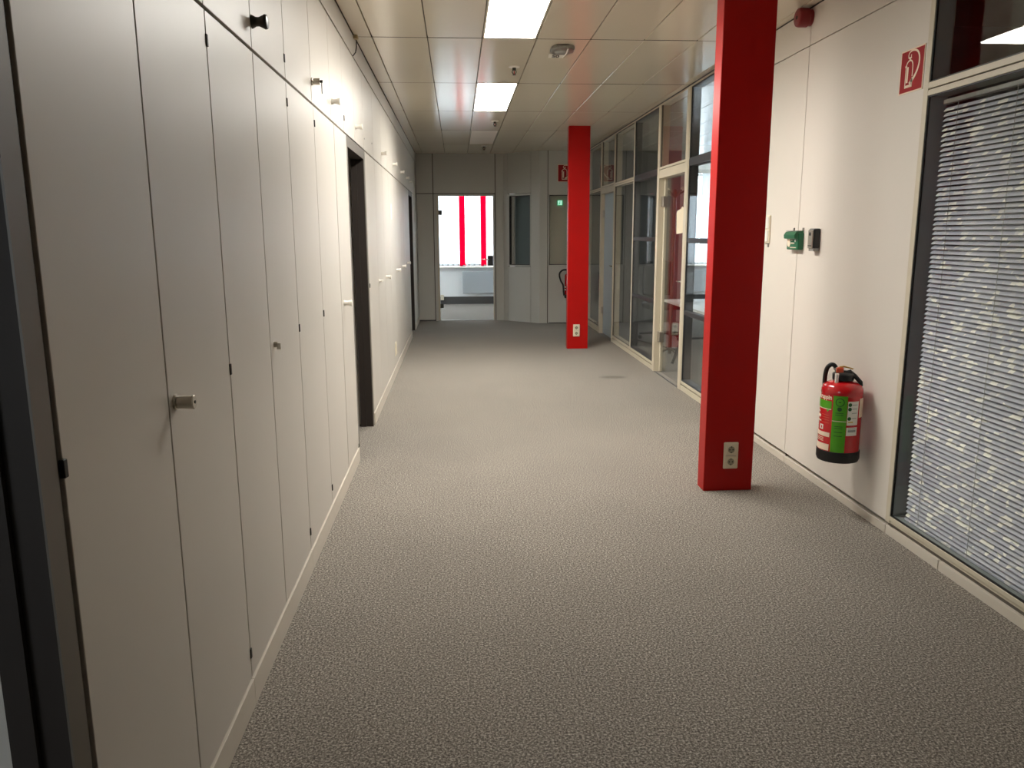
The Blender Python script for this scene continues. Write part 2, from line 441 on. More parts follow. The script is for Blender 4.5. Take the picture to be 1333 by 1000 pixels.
cabinet(4.53, 5.03, [], ZS + 0.004, ZU, 'upper cabinet with a flared white knob right after the hanging key', GU, [('white', 4.58, 2.192)])
cabinet(5.03, 6.075, [5.56], ZS + 0.004, ZU, 'upper cabinet over the middle dark doorway', GU, [('white', 5.61, 2.19)], [(5.055, 2.17)])
cabinet(6.075, 7.42, [6.75], ZS + 0.004, ZU, 'upper cabinet with bare screw holes and no knob', GU, [('hole', 6.12, 2.17), ('hole', 6.66, 2.195)])
cabinet(7.42, 8.73, [8.05], ZS + 0.004, ZU, 'upper cabinet right after the one with bare screw holes', GU, [('white', 7.47, 2.195)])
cabinet(8.73, 9.90, [9.3], ZS + 0.004, ZU, 'upper cabinet above the two-door cabinet behind the yellow grille', GU, [('white', 8.78, 2.21)])
cabinet(9.90, 10.90, [10.4], ZS + 0.004, ZU, 'upper cabinet with round white knob, third from the far end of the row', GU, [('white', 9.96, 2.215)])
cabinet(10.90, 11.6, [], ZS + 0.004, ZU, 'upper cabinet with white knob, second from the far end of the row', GU, [('white', 10.97, 2.215)])
cabinet(11.6, 13.58, [12.3, 12.95], ZS + 0.004, ZU, 'upper cabinet over the far left doorway, touching the end wall', GU, [('white', 11.68, 2.21)])
# label and grille stuck on a cabinet door
tag(build('paper_label', B(XL - 0.006, XL - 0.004, 8.31, 8.43, 1.625, 1.785), M_white), 'small white paper label on a far tall cabinet door', 'label')
gr = empty('vent_grille', (XL - 0.004, 8.4, 0.21), 'small yellowish louvred grille low on a far cabinet door', 'grille')
build('frame', B(XL - 0.006, XL - 0.001, 8.31, 8.49, 0.205, 0.345), M_sock, gr)
for k in range(5):
    build('louvre', B(XL - 0.004, XL + 0.004, 8.325, 8.475, 0.222 + 0.023 * k, 0.236 + 0.023 * k), M_sock, gr)

# doorways of the left wall
def left_door(n, y0, y1, zt):
    t = empty('door_%d' % n, (XL, (y0 + y1) / 2, 0), kind='structure')
    f = 0.066
    for a, b, nm in ((y0, y0 + f, 'jamb'), (y1 - f, y1, 'jamb')):
        build(nm, B(XL - 0.105, XL - 0.012, a, b, 0, zt), M_jamb, t)
        build('jamb_face', B(XL - 0.012, XL - 0.008, a, b - (0.009 if b == y1 else 0), 0, zt), M_jface, t)
    build('head', B(XL - 0.105, XL - 0.012, y0 + f, y1 - f, zt - f, zt), M_jamb, t)
    build('head_face', B(XL - 0.012, XL - 0.008, y0 + f, y1 - f, zt - f, zt), M_jface, t)
    for z0, z1 in ((1.055, 1.10), (0.972, 1.03)):
        build('strike_plate', B(XL - 0.09, XL - 0.07, y1 - f - 0.0015, y1 - f + 0.002, z0, z1), M_hole, t)
    build('stop', B(XL - 0.105, XL - 0.062, y1 - f - 0.010, y1 - f, 0, zt - f), M_jamb, t)
    return t
left_door(4, 0.22, 1.330, 2.083)
left_door(5, 5.118, 6.118, 2.083)
left_door(6, 11.425, 12.36, 2.083)
# rooms behind the left wall
tag(build('wall_room_left_near', B(-4.4, XL - 0.41, 4.0, 4.1, 0, ZT), M_grey), kind='structure')
tag(build('wall_room_left_mid', B(-4.4, XL - 0.41, 9.0, 9.1, 0, ZT), M_grey), kind='structure')
tag(build('wall_room_left_end', B(-4.4, XL - 0.1, -4.1, -4.0, 0, ZT), M_grey), kind='structure')
ww = empty('wall_west', (-4.35, 4, 0), kind='structure')
for a in ((-4.1, -3.9, 0, ZT), (-1.6, 14.0, 0, ZT), (16.6, 17.1, 0, ZT), (-3.9, -1.6, 0, 0.8), (-3.9, -1.6, 2.5, ZT), (14.0, 16.6, 0, 0.8), (14.0, 16.6, 2.6, ZT)):  # unseen window openings added to let more daylight into the rooms
    build('panel', B(-4.4, -4.3, *a), M_grey, ww)
# dangling cable at the ceiling
cb = empty('ceiling_cable', (XL + 0.01, 5.66, 2.64), 'thin loose cable hanging from a clip where ceiling meets left cabinets', 'cable')
build('wire', MB().tube([(XL + 0.012, 5.66, 2.772), (XL + 0.013, 5.70, 2.755), (XL + 0.010, 5.715, 2.72), (XL + 0.006, 5.69, 2.68), (XL + 0.003, 5.63, 2.655), (XL - 0.001, 5.60, 2.64)], 0.0035, 6), M_jamb, cb, smooth=True)
build('clip', B(XL + 0.001, XL + 0.03, 5.63, 5.68, 2.757, 2.779), M_cable, cb, bevel=0.003)

# ------------------------------------------------------------------ far wall, angled wall
wf = empty('wall_far', (0, YF, 0), kind='structure')
def fp(x0, x1, z0, z1, m=M_farw, name='panel', y=YF, t=0.05, bev=0.0015):
    return build(name, B(x0, x1, y, y + t, z0, z1), m, wf, bevel=bev)
build('core', B(-4.4, -0.336, YF + 0.05, YF + 0.1, 0, ZT), M_roomw, wf)
build('core', B(0.622, 0.86, YF + 0.05, YF + 0.1, 0, ZT), M_roomw, wf)
build('core', B(-0.336, 0.622, YF + 0.05, YF + 0.1, 2.099, ZT), M_grey, wf)
fp(XL, -0.395, 0.02, 2.130); fp(XL, -0.395, 2.142, ZC); fp(-0.383, 0.644, 2.142, ZC)
fp(-0.383, -0.335, 0.0, 2.130, M_farw, 'architrave'); fp(0.622, 0.644, 0.0, 2.130, M_farw, 'architrave')
fp(0.656, 0.786, 0.0, ZC); fp(XL, -0.393, 0, 0.018, M_plinth, 'skirting')
fp(-0.335, 0.622, 2.098, 2.130, M_farw, 'architrave')
for a in ((-0.395, -0.383, 0.0, ZC), (0.644, 0.656, 0.0, ZC), (XL, 0.644, 2.130, 2.142)):
    build('joint', B(a[0], a[1], YF + 0.006, YF + 0.049, a[2], a[3]), M_joint, wf)
d1 = empty('door_1', (0.14, YF, 0), kind='structure')
build('frame', B(-0.335, -0.305, YF + 0.01, YF + 0.06, 0, 2.098), M_frame, d1)
build('frame', B(0.612, 0.622, YF + 0.01, YF + 0.06, 0, 2.098), M_frame, d1)
build('threshold', B(-0.335, 0.622, YF, YF + 0.05, 0, 0.010), M_chrome, d1)
lf = build('glass_leaf', B(-0.303, 0.610, YF + 0.025, YF + 0.033, 0.014, 2.095), M_glass, d1)
build('hinge', B(-0.31, -0.248, YF + 0.012, YF + 0.045, 1.785, 1.862), M_darkm, lf, bevel=0.004)
build('hinge', B(-0.31, -0.248, YF + 0.012, YF + 0.045, 0.22, 0.30), M_darkm, lf, bevel=0.004)
lk = build('lock_box', B(0.515, 0.608, YF + 0.010, YF + 0.05, 0.935, 1.105), M_framedk, lf, bevel=0.005)
hd = MB().tube([(0.53, YF + 0.01, 1.04), (0.53, YF - 0.035, 1.04), (0.52, YF - 0.04, 1.04), (0.43, YF - 0.04, 1.045), (0.415, YF - 0.035, 1.045)], 0.009, 8)
build('lever', hd, M_chrome, lk, smooth=True)

# angled wall from A to B and the piece at y = 13.05
A = Vector((0.786, 13.60, 0)); Bp = Vector((1.345, 13.05, 0)); AB = (Bp - A); LA = AB.length; U = AB / LA
NW = Vector((U.y, -U.x, 0)); NW = NW if NW.y < 0 else -NW
wa = empty('wall_angled', tuple((A + Bp) / 2), kind='structure')
def ang(s0, s1, z0, z1, d0, d1, m, name, parent, bev=0.0012):
    p = [A + U * s0 - NW * d0, A + U * s1 - NW * d0, A + U * s1 - NW * d1, A + U * s0 - NW * d1]
    return build(name, MB().prism([(q.x, q.y, z0) for q in p], (0, 0, z1 - z0)), m, parent, bevel=bev)
sa, sb = 0.10, LA - 0.19
ang(0, sa - 0.006, 0, ZC, 0, 0.05, M_farw, 'panel', wa); ang(sb + 0.006, LA, 0, ZC, 0, 0.05, M_farw, 'panel', wa)
ang(sa, sb, 0.0, 0.927, 0, 0.05, M_farw, 'panel', wa); ang(sa, sb, 2.129, ZC, 0, 0.05, M_farw, 'panel', wa)
ang(sa - 0.006, sa, 0, ZC, 0.006, 0.05, M_joint, 'joint', wa, 0); ang(sb, sb + 0.006, 0, ZC, 0.006, 0.05, M_joint, 'joint', wa, 0)
wb = empty('window_5', tuple((A + Bp) / 2), kind='structure')
for a in ((sa, sb, 0.935, 0.955), (sa, sb, 2.09, 2.12), (sa, sa + 0.03, 0.955, 2.09), (sb - 0.014, sb, 0.955, 2.09)):
    ang(a[0], a[1], a[2], a[3], -0.002, 0.05, M_farw, 'frame', wb)
for a in ((sa + 0.03, sa + 0.036, 0.955, 2.09), (sb - 0.02, sb - 0.014, 0.955, 2.09), (sa + 0.036, sb - 0.02, 2.082, 2.09), (sa + 0.036, sb - 0.02, 0.955, 0.963)):
    ang(a[0], a[1], a[2], a[3], 0.002, 0.06, M_black, 'gasket', wb, 0)
ang(sa + 0.036, sb - 0.02, 0.963, 2.082, 0.012, 0.018, M_glass, 'pane', wb, 0)
ang(sa + 0.036, sa + 0.09, 0.963, 2.082, 0.055, 0.075, M_farw, 'reveal', wb, 0)
ang(sa + 0.09, sb + 0.05, 0.90, 2.15, 0.085, 0.10, M_teal, 'screen', wb, 0)

ws = empty('wall_side_far', (2.5, 13.05, 0), kind='structure')
def sp(x0, x1, z0, z1, name='panel', m=M_farw, y0=13.05, y1=13.10, parent=None, bev=0.0015):
    return build(name, B(x0, x1, y0, y1, z0, z1), m, parent or ws, bevel=bev)
sp(1.345, 1.474, 0, ZC); sp(1.486, 2.10, 0, 0.945); sp(1.484, 2.10, 2.105, ZC)
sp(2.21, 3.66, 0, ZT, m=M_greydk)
sp(1.50, 2.10, -0.0, 0.012, 'skirting', M_plinth, 13.045, 13.05, bev=0)
sp(1.474, 1.486, 0, ZC, 'joint', M_joint, 13.056, bev=0)
w6 = empty('window_6', (1.8, 13.05, 0.95), kind='structure')
for a in ((1.484, 1.504, 0.948, 2.102), (2.08, 2.10, 0.948, 2.102), (1.504, 2.08, 2.085, 2.102), (1.504, 2.08, 0.948, 0.965)):
    sp(*a, 'frame', M_farw, 13.048, 13.10, w6)
for a in ((1.504, 1.512, 0.965, 2.085), (2.072, 2.08, 0.965, 2.085), (1.512, 2.072, 2.075, 2.085), (1.512, 2.072, 0.965, 0.973)):
    sp(*a, 'gasket', M_jamb, 13.052, 13.10, w6, 0)
sp(1.512, 2.072, 0.973, 2.075, 'pane', M_glass, 13.062, 13.068, w6, 0)
# partitions behind
tag(build('wall_room_side', B(0.98, 1.06, 13.75, YA, 0, ZT), M_roomw), kind='structure')
tag(build('wall_core_right', B(3.66, 3.76, 13.05, YA, 0, ZT), M_grey), kind='structure')
# closed pale screen behind window 6 and a glowing sign added for a reflection in the pane
build('screen', B(1.42, 2.10, 13.24, 13.26, 0.85, 2.2), M_screen, w6)
es = empty('exit_sign_reflection', (1.70, 13.2, 1.93), 'small glowing green and white sign standing in for a reflection in the far window pane', 'sign')
build('case', B(1.655, 1.745, 13.205, 13.239, 1.925, 2.01), M_exitg, es, bevel=0.004)
build('light_panel', B(1.662, 1.730, 13.202, 13.205, 1.932, 2.003), M_exit, es)
build('figure', MB().box(1.685, 1.702, 13.199, 13.202, 1.955, 1.975).box(1.690, 1.703, 13.199, 13.202, 1.980, 1.992).box(1.678, 1.690, 13.199, 13.202, 1.938, 1.958), M_exitg, es)

# ------------------------------------------------------------------ facade, far room
wfa = empty('wall_facade', (2, YA, 0), kind='structure')
def fa(x0, x1, z0, z1): build('panel', B(x0, x1, YA, YA + 0.2, z0, z1), M_roomw, wfa)
fa(-4.4, -3.9, 0, ZT); fa(-3.9, 0.98, 0.16, 0.78); fa(-3.9, 0.98, 2.7, ZT); fa(0.98, 4.7, 0, ZT)
fa(4.7, 8.3, 0.16, 0.78); fa(4.7, 8.3, 2.72, ZT)
build('plinth', B(-3.9, 0.98, YA + 0.03, YA + 0.2, 0, 0.16), M_plinth, wfa); build('plinth', B(4.7, 8.3, YA + 0.03, YA + 0.2, 0, 0.16), M_plinth, wfa)
we = empty('wall_east', (8.25, 11, 0), kind='structure')
for a in ((5.3, 12.0, 0, ZT), (16.6, 17.1, 0, ZT), (12.0, 16.6, 0, 0.8), (12.0, 16.6, 2.6, ZT)):  # unseen window opening, added as extra daylight for the office
    build('panel', B(8.2, 8.3, *a), M_grey, we)
tag(build('ceiling_far_room', B(-4.3, 0.98, 13.72, YA, 2.782, 2.80), M_white), kind='structure')
tag(build('ceiling_office', B(4.4, 8.2, 5.4, YA, 2.782, 2.80), M_white), kind='structure')
def facade_window(n, x0, x1, mull):
    t = empty('window_%d' % n, ((x0 + x1) / 2, YA + 0.1, 0.78), kind='structure')
    build('sill', B(x0, x1, YA - 0.12, YA + 0.05, 0.765, 0.795), M_white, t, bevel=0.004)
    for a in ((x0, x0 + 0.05, 0.795, 2.7), (x1 - 0.05, x1, 0.795, 2.7), (x0 + 0.05, x1 - 0.05, 2.65, 2.7), (x0 + 0.05, x1 - 0.05, 0.795, 0.85)):
        build('frame', B(a[0], a[1], YA + 0.06, YA + 0.12, a[2], a[3]), M_white, t)
    for x in mull: build('mullion', B(x - 0.03, x + 0.03, YA + 0.06, YA + 0.12, 0.85, 2.65), M_white, t)
    e = [x0 + 0.05] + list(mull) + [x1 - 0.05]
    for a, b in zip(e[:-1], e[1:]):
        build('pane', B(a + 0.03, b - 0.03, YA + 0.088, YA + 0.094, 0.85, 2.65), M_glass, t)
facade_window(7, -3.9, 0.98, [-2.7, -1.3, 0.30]); facade_window(8, 4.7, 8.2, [5.9, 7.1])
def vertical_blind(x0, n, pinks, turned, label, pitch=0.111):
    yb = YA - 0.06
    t = empty('vertical_blind', (x0 + n * pitch / 2, yb, 0.8), label, 'blind', 'vertical slat blinds at the outer windows')
    build('headrail', B(x0 - 0.02, x0 + n * pitch + 0.02, yb - 0.02, yb + 0.02, 2.70, 2.74), M_white, t, bevel=0.003)
    for k in range(n):
        xc = x0 + (k + 0.5) * pitch; a = math.radians(62 if k in turned else random.uniform(4, 14))
        hw = 0.0605
        ca, sn = hw * math.cos(a), hw * math.sin(a)
        p = [(xc - ca, yb - sn), (xc, yb - 0.004), (xc + ca, yb + sn), (xc + ca, yb + sn + 0.0012), (xc, yb - 0.0028), (xc - ca, yb - sn + 0.0012)]
        zb = 0.815 if k not in pinks else 0.80
        sl = build('slat', MB().prism([(q[0], q[1], zb) for q in p], (0, 0, 2.70 - zb)), M_slatp if k in pinks else M_slatw, t)
        if k in pinks: sl['label'] = 'bright pink slat'
        build('weight', B(xc - 0.045, xc + 0.045, yb - 0.003, yb + 0.003, zb - 0.001, zb + 0.03), M_rad, sl)
vertical_blind(-3.832, 43, (35, 39, 12), (36, 20), 'white vertical blind with bright pink slats behind the far glass door')
vertical_blind(4.72, 31, (), (3, 9, 16), 'white vertical blind at the window of the office on the right')
def radiator(x0, x1, label):
    t = empty('radiator', ((x0 + x1) / 2, YA - 0.09, 0.23), label, 'radiator', 'radiators under the outer windows')
    build('front_panel', B(x0, x1, YA - 0.15, YA - 0.12, 0.235, 0.70), M_rad, t, bevel=0.014, seg=3)
    build('back_panel', B(x0 + 0.01, x1 - 0.01, YA - 0.11, YA - 0.03, 0.25, 0.69), M_rad, t)
    for x in (x0 + 0.12, x1 - 0.12): build('bracket', B(x, x + 0.04, YA - 0.12, YA - 0.001, 0.4, 0.46), M_rad, t)
radiator(0.10, 0.93, 'grey box radiator under the window behind the far glass door')
radiator(4.9, 6.6, 'grey box radiator under the window of the office on the right')
tag(build('cable_box', B(-0.37, -0.30, YA - 0.03, YA + 0.031, 0.09, 0.20), M_sock, bevel=0.004), 'small cream junction box at floor level below the far window', 'box')

# ------------------------------------------------------------------ right wall (solid part)
wr = empty('wall_right', (XR, 4.8, 0), kind='structure')
def rp(y0, y1, z0, z1, m=M_wall, x0=XR, x1=XR + 0.088, name='panel', bev=0.0012):
    return build(name, B(x0, x1, y0 + 0.003, y1 - 0.003, z0, z1), m, wr, bevel=bev)
for a, b in ((3.595, 4.836), (4.836, 6.08)):
    rp(a, b, 0.068, 2.562); rp(a, b, 2.567, ZC - 0.006)
    rp(a, b, 0.0, 0.045, M_kick, name='kick')
build('joint', B(XR + 0.010, XR + 0.088, 4.8332, 4.8388, 0.0, ZC), M_joint, wr)
rp(3.595, 6.08, 0.0, 0.12, M_greydk, XR + 0.03, XR + 0.09, 'core', 0); rp(3.595, 6.08, 2.4, ZT, M_body, XR + 0.03, XR + 0.09, 'core', 0)
rp(-4.0, 2.345, 0.0, ZC, name='panel')
rp(3.152, 3.595, 0.0, 0.045, M_kick, name='kick'); rp(2.0, 3.152, 0.0, 0.045, M_kick, XR - 0.001, name='kick')
rp(-4.0, 6.08, ZC - 0.004, ZC + 0.02, M_jamb, XR - 0.004, XR + 0.09, 'ceiling_profile', 0)
rp(6.08, 13.05, ZC - 0.010, ZC + 0.02, M_framedk, XR - 0.004, XR + 0.09, 'ceiling_profile', 0)
tag(build('wall_back', B(-0.9, 2.3, -4.1, -4.0, 0, ZT), M_greydk), kind='structure')
# dark store behind the blind window
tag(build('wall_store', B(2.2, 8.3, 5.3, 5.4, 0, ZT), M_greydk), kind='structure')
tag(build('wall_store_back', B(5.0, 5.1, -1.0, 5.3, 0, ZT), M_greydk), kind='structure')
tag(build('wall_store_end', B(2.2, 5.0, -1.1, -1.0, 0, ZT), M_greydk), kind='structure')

# ------------------------------------------------------------------ window with the blind
w1 = empty('window_1', (XR, 2.97, 0.05), kind='structure')
def wp(x0, x1, y0, y1, z0, z1, m, name, par=None, bev=0.001):
    return build(name, B(x0, x1, y0, y1, z0, z1), m, par or w1, bevel=bev)
Y0, Y1 = 2.345, 3.593
wp(XR - 0.004, XR + 0.09, Y1 - 0.036, Y1, 0.066, ZC - 0.006, M_frame, 'stile'); wp(XR - 0.004, XR + 0.09, Y0, Y0 + 0.036, 0.066, ZC - 0.006, M_frame, 'stile')
wp(XR - 0.004, XR + 0.09, Y0 + 0.036, Y1 - 0.036, 2.104, 2.130, M_frame, 'transom'); wp(XR - 0.004, XR + 0.09, Y0 + 0.036, Y1 - 0.036, 2.074, 2.098, M_frame, 'transom')
wp(XR + 0.008, XR + 0.09, Y0 + 0.036, Y1 - 0.036, 2.09, 2.11, M_jface, 'groove', bev=0)
wp(XR - 0.004, XR + 0.09, Y0 + 0.036, Y1 - 0.036, 0.082, 0.102, M_frame, 'bottom_rail'); wp(XR + 0.014, XR + 0.09, Y0, Y1, 0.0, 0.068, M_jface, 'base', bev=0)
wp(XR + 0.002, XR + 0.08, Y0 + 0.036, Y1 - 0.036, 0.066, 0.082, M_frame, 'bottom_rail')
wp(XR - 0.004, XR + 0.09, Y0 + 0.036, Y1 - 0.036, 2.752, ZC - 0.006, M_frame, 'top_rail')
ya, yb = Y0 + 0.036, Y1 - 0.036
for z0, z1 in ((0.102, 2.074), (2.130, 2.752)):
    for a in ((ya, ya + 0.006, z0, z1), (yb - 0.006, yb, z0, z1), (ya + 0.006, yb - 0.006, z0, z0 + 0.006), (ya + 0.006, yb - 0.006, z1 - 0.006, z1)):
        wp(XR, XR + 0.008, *a, M_black, 'gasket', bev=0)
    for a in ((ya, ya + 0.004, z0, z1), (yb - 0.004, yb, z0, z1), (ya + 0.004, yb - 0.004, z0, z0 + 0.004), (ya + 0.004, yb - 0.004, z1 - 0.004, z1)):
        wp(XR + 0.008, XR + 0.085, *a, M_reveal, 'reveal', bev=0)
    wp(XR + 0.003, XR + 0.007, ya + 0.006, yb - 0.006, z0 + 0.006, z1 - 0.006, M_glass, 'pane', bev=0)
    wp(XR + 0.080, XR + 0.084, ya + 0.006, yb - 0.006, z0 + 0.006, z1 - 0.006, M_glass, 'rear_pane', bev=0)
vb = empty('venetian_blind', (XR + 0.043, 2.93, 0.11), 'pale grey venetian blind with painted light patches inside the large window on the right', 'blind')
bx, by0, by1 = XR + 0.043, 2.40, 3.488
build('headrail', B(bx - 0.013, bx + 0.013, by0, by1, 2.026, 2.046), M_sens, vb, bevel=0.002)
hl, cw = (by1 - by0) / 2, 0.0128
ta = math.radians(42)
prof = []
for k in range(5):
    s = (k / 4 - 0.5) * 2 * cw; bow = 0.0022 * (1 - (k / 2 - 1) ** 2)
    prof.append((s * math.cos(ta) - bow * math.sin(ta), -s * math.sin(ta) * -1 + 0, s, bow))
vv = []; ff = []
for k, (a, b_, s, bow) in enumerate(prof):
    x = s * math.cos(ta) - bow * math.sin(ta); z = s * math.sin(ta) + bow * math.cos(ta)
    vv += [(x, -hl, z), (x, hl, z)]
for k in range(4): ff.append((2 * k, 2 * k + 1, 2 * k + 3, 2 * k + 2))
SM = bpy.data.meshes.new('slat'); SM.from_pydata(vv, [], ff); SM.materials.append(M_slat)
for p in SM.polygons: p.use_smooth = True
zz = 2.004; ns = 0
while zz > 0.135:
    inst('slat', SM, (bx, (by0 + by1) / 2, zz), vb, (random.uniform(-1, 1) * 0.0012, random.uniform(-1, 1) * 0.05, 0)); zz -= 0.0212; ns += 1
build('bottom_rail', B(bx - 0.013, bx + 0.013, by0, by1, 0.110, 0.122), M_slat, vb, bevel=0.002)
for y in (3.376, 3.012, 2.62):
    build('cord', B(bx - 0.0155, bx - 0.0143, y - 0.0012, y + 0.0012, 0.12, 2.03), M_lgrey, vb)

# ------------------------------------------------------------------ glazed partition
def gbox(t, x0, x1, y0, y1, z0, z1, m, name, bev=0.0): return build(name, B(XR + x0, XR + x1, y0, y1, z0, z1), m, t, bevel=bev)
ZR0, ZR1, ZB, ZTP = 2.083, 2.130, 0.062, 2.756
def glazed(n, y0, y1, dark):
    t = empty('window_%d' % n, (XR, (y0 + y1) / 2, 0), kind='structure')
    m = 0.020
    gbox(t, 0, 0.09, y0, y1, 0.0, ZB - 0.012, M_frame, 'kick', 0.001); gbox(t, 0.02, 0.09, y0, y1, ZB - 0.012, ZB, M_jface, 'groove')
    fm = M_frame
    for a, b in ((y0, y0 + m), (y1 - m, y1)): gbox(t, -0.002, 0.09, a, b, ZB, ZTP, fm, 'stile', 0.001)
    gbox(t, -0.002, 0.09, y0, y1, ZTP, ZC - 0.012, M_frame, 'top_rail')
    gbox(t, -0.001, 0.09, y0 + m, y1 - m, ZB, ZB + 0.03, M_frame, 'bottom_rail', 0.001)
    if dark: gbox(t, -0.001, 0.09, y0 + m, y1 - m, ZR0, ZR1, M_framedk, 'transom', 0.002)
    else:
        gbox(t, -0.001, 0.09, y0 + m, y1 - m, ZR0, ZR0 + 0.021, M_frame, 'transom', 0.001); gbox(t, 0.005, 0.09, y0 + m, y1 - m, ZR0 + 0.021, ZR1 - 0.021, M_jface, 'groove')
        gbox(t, -0.001, 0.09, y0 + m, y1 - m, ZR1 - 0.021, ZR1, M_frame, 'transom', 0.001)
    a, b = y0 + m, y1 - m
    for z0, z1 in ((ZB + 0.03, ZR0), (ZR1, ZTP)):
        gd = M_framedk if dark else M_jface
        w_ = 0.012 if dark else 0.006; dp = 0.085 if dark else 0.02
        for c in ((a, a + w_, z0, z1), (b - w_, b, z0, z1), (a + w_, b - w_, z0, z0 + w_), (a + w_, b - w_, z1 - w_, z1)):
            gbox(t, 0.002, dp, *c, gd, 'sash')
        gl = M_glassd if dark else M_glass
        zs = [z0 + w_, 0.72, 0.765, 1.385, 1.43, z1 - w_] if (dark and z0 < 1) else [z0 + w_, z1 - w_]
        for k in range(0, len(zs), 2):
            gbox(t, 0.008, 0.012, a + w_, b - w_, zs[k], zs[k + 1], gl, 'pane')
            if dark: gbox(t, 0.078, 0.082, a + w_, b - w_, zs[k], zs[k + 1], gl, 'rear_pane')
        for k in range(1, len(zs) - 1, 2):
            gbox(t, 0.002, 0.040, a + w_, b - w_, zs[k], zs[k + 1], M_framedk, 'rail', 0.006)
    return t
glazed(2, 6.08, 7.28, True)
glazed(3, 8.385, 9.53, True)
glazed(4, 9.53, 10.68, False)
glazed(9, 11.72, 13.05, False)
# glass door with the paper notice
def door_frame(n, y0, y1, f0, f1):
    t = empty('door_%d' % n, (XR, (y0 + y1) / 2, 0), kind='structure')
    gbox(t, -0.006, 0.09, y0, y0 + f0, 0, ZTP, M_frame, 'jamb', 0.001); gbox(t, -0.006, 0.09, y1 - f1, y1, 0, ZTP, M_frame, 'jamb', 0.001)
    a, b = y0 + f0, y1 - f1
    gbox(t, -0.002, 0.09, y0, y1, ZTP, ZC - 0.012, M_frame, 'top_rail')
    gbox(t, -0.004, 0.09, a, b, ZR1 - 0.100, ZR1 - 0.016, M_frame, 'head', 0.001); gbox(t, 0.006, 0.09, a, b, ZR1 - 0.016, ZR1 - 0.010, M_jface, 'groove'); gbox(t, -0.004, 0.09, a, b, ZR1 - 0.010, ZR1 + 0.012, M_frame, 'transom', 0.001)
    for c in ((a, a + 0.006, ZR1 + 0.012, ZTP), (b - 0.006, b, ZR1 + 0.012, ZTP)): gbox(t, 0.004, 0.02, *c, M_jface, 'gasket')
    gbox(t, 0.008, 0.012, a + 0.006, b - 0.006, ZR1 + 0.012, ZTP, M_glass, 'fanlight')
    gbox(t, 0.0, 0.012, a, b, 0.0, 0.004, M_framedk, 'threshold')
    return t, a, b
d2, a, b = door_frame(2, 7.28, 8.385, 0.085, 0.075)
leaf = gbox(d2, 0.058, 0.066, a + 0.004, b - 0.045, 0.008, ZR1 - 0.104, M_glass, 'glass_leaf')
gbox(d2, 0.050, 0.075, b - 0.045, b - 0.004, 0.008, ZR1 - 0.104, M_frame, 'hinge_stile', 0.002)
for z in (0.385, 1.795): build('hinge', B(XR + 0.02, XR + 0.075, b - 0.10, b - 0.02, z - 0.055, z + 0.055), M_silver, leaf, bevel=0.004)
lk = build('lock_box', B(XR + 0.045, XR + 0.08, a + 0.004, a + 0.085, 0.95, 1.10), M_silver, leaf, bevel=0.004)
build('lever', MB().tube([(XR + 0.045, a + 0.05, 1.02), (XR + 0.005, a + 0.05, 1.02), (XR, a + 0.06, 1.02), (XR, a + 0.16, 1.02)], 0.009, 8), M_chrome, lk, smooth=True)
x = XR + 0.0565
tag(build('paper_notice', MB().prism([(x, 7.80, 1.465), (x, 7.50, 1.480), (x, 7.50, 1.700), (x, 7.60, 1.715), (x, 7.63, 1.728), (x, 7.665, 1.705), (x, 7.785, 1.690), (x, 7.815, 1.665)], (-0.001, 0, 0)), M_paper),
    'torn blank paper notice stuck on the glass door behind the near column', 'notice')
d3, a, b = door_frame(3, 10.68, 11.72, 0.05, 0.08)
lf3 = gbox(d3, 0.045, 0.085, a + 0.004, b - 0.004, 0.008, ZR1 - 0.104, M_leaf, 'leaf', 0.002)
for z in (0.35, 1.75): build('hinge', B(XR + 0.015, XR + 0.05, b - 0.025, b + 0.006, z - 0.05, z + 0.05), M_silver, lf3, bevel=0.004)
build('lever', MB().tube([(XR + 0.045, a + 0.06, 1.03), (XR + 0.0, a + 0.06, 1.03), (XR - 0.004, a + 0.07, 1.03), (XR - 0.004, a + 0.18, 1.03)], 0.009, 8), M_chrome, lf3, smooth=True)

# ------------------------------------------------------------------ red columns with sockets
def socket(x, y, z0, label):
    """double outlet on a face that looks towards -y; x = centre, y = face"""
    t = empty('power_socket', (x, y, z0), label, 'socket', 'double power sockets on the red columns')
    w_, h = 0.043, 0.158
    build('plate', B(x - w_, x + w_, y - 0.010, y, z0, z0 + h), M_sock, t, bevel=0.006, seg=2)
    build('divider', B(x - w_ + 0.012, x + w_ - 0.012, y - 0.0108, y - 0.009, z0 + h / 2 - 0.0008, z0 + h / 2 + 0.0008), M_lgrey, t)
    for zc in (z0 + 0.043, z0 + 0.115):
        build('insert', MB().box(x - 0.032, x + 0.032, y - 0.0125, y - 0.009, zc - 0.032, zc + 0.032), M_sock, t, bevel=0.002)
        o = build('outlet', MB().lathe([(0.0195, -0.0130), (0.0195, -0.0124)], (x, y, zc), 'y', 24), M_outlet, t)
        for dx in (-0.0095, 0.0095):
            build('pin_hole', MB().lathe([(0.004, -0.0134), (0.004, -0.0128)], (x + dx, y, zc), 'y', 10), M_hole, o)
        for dz in (-0.017, 0.017):
            build('earth_clip', B(x - 0.003, x + 0.003, y - 0.0145, y - 0.0128, zc + dz - 0.003, zc + dz + 0.003), M_hole, o)
for x0, x1, y0, label in ((1.404, 1.690, 4.305, 'nearer red column, standing in front of the solid right wall'), (1.402, 1.670, 10.08, 'farther bright red column in front of the far side wall')):
    c = build('red_column', B(x0, x1, y0, y0 + 0.115, 0, ZC - 0.0005), M_red, bevel=0.003)
    tag(c, label, 'column', 'red columns in the corridor')
socket(1.556, 4.305, 0.134, 'cream double socket low on the nearer red column')
socket(1.520, 10.08, 0.160, 'cream double socket low on the farther red column')

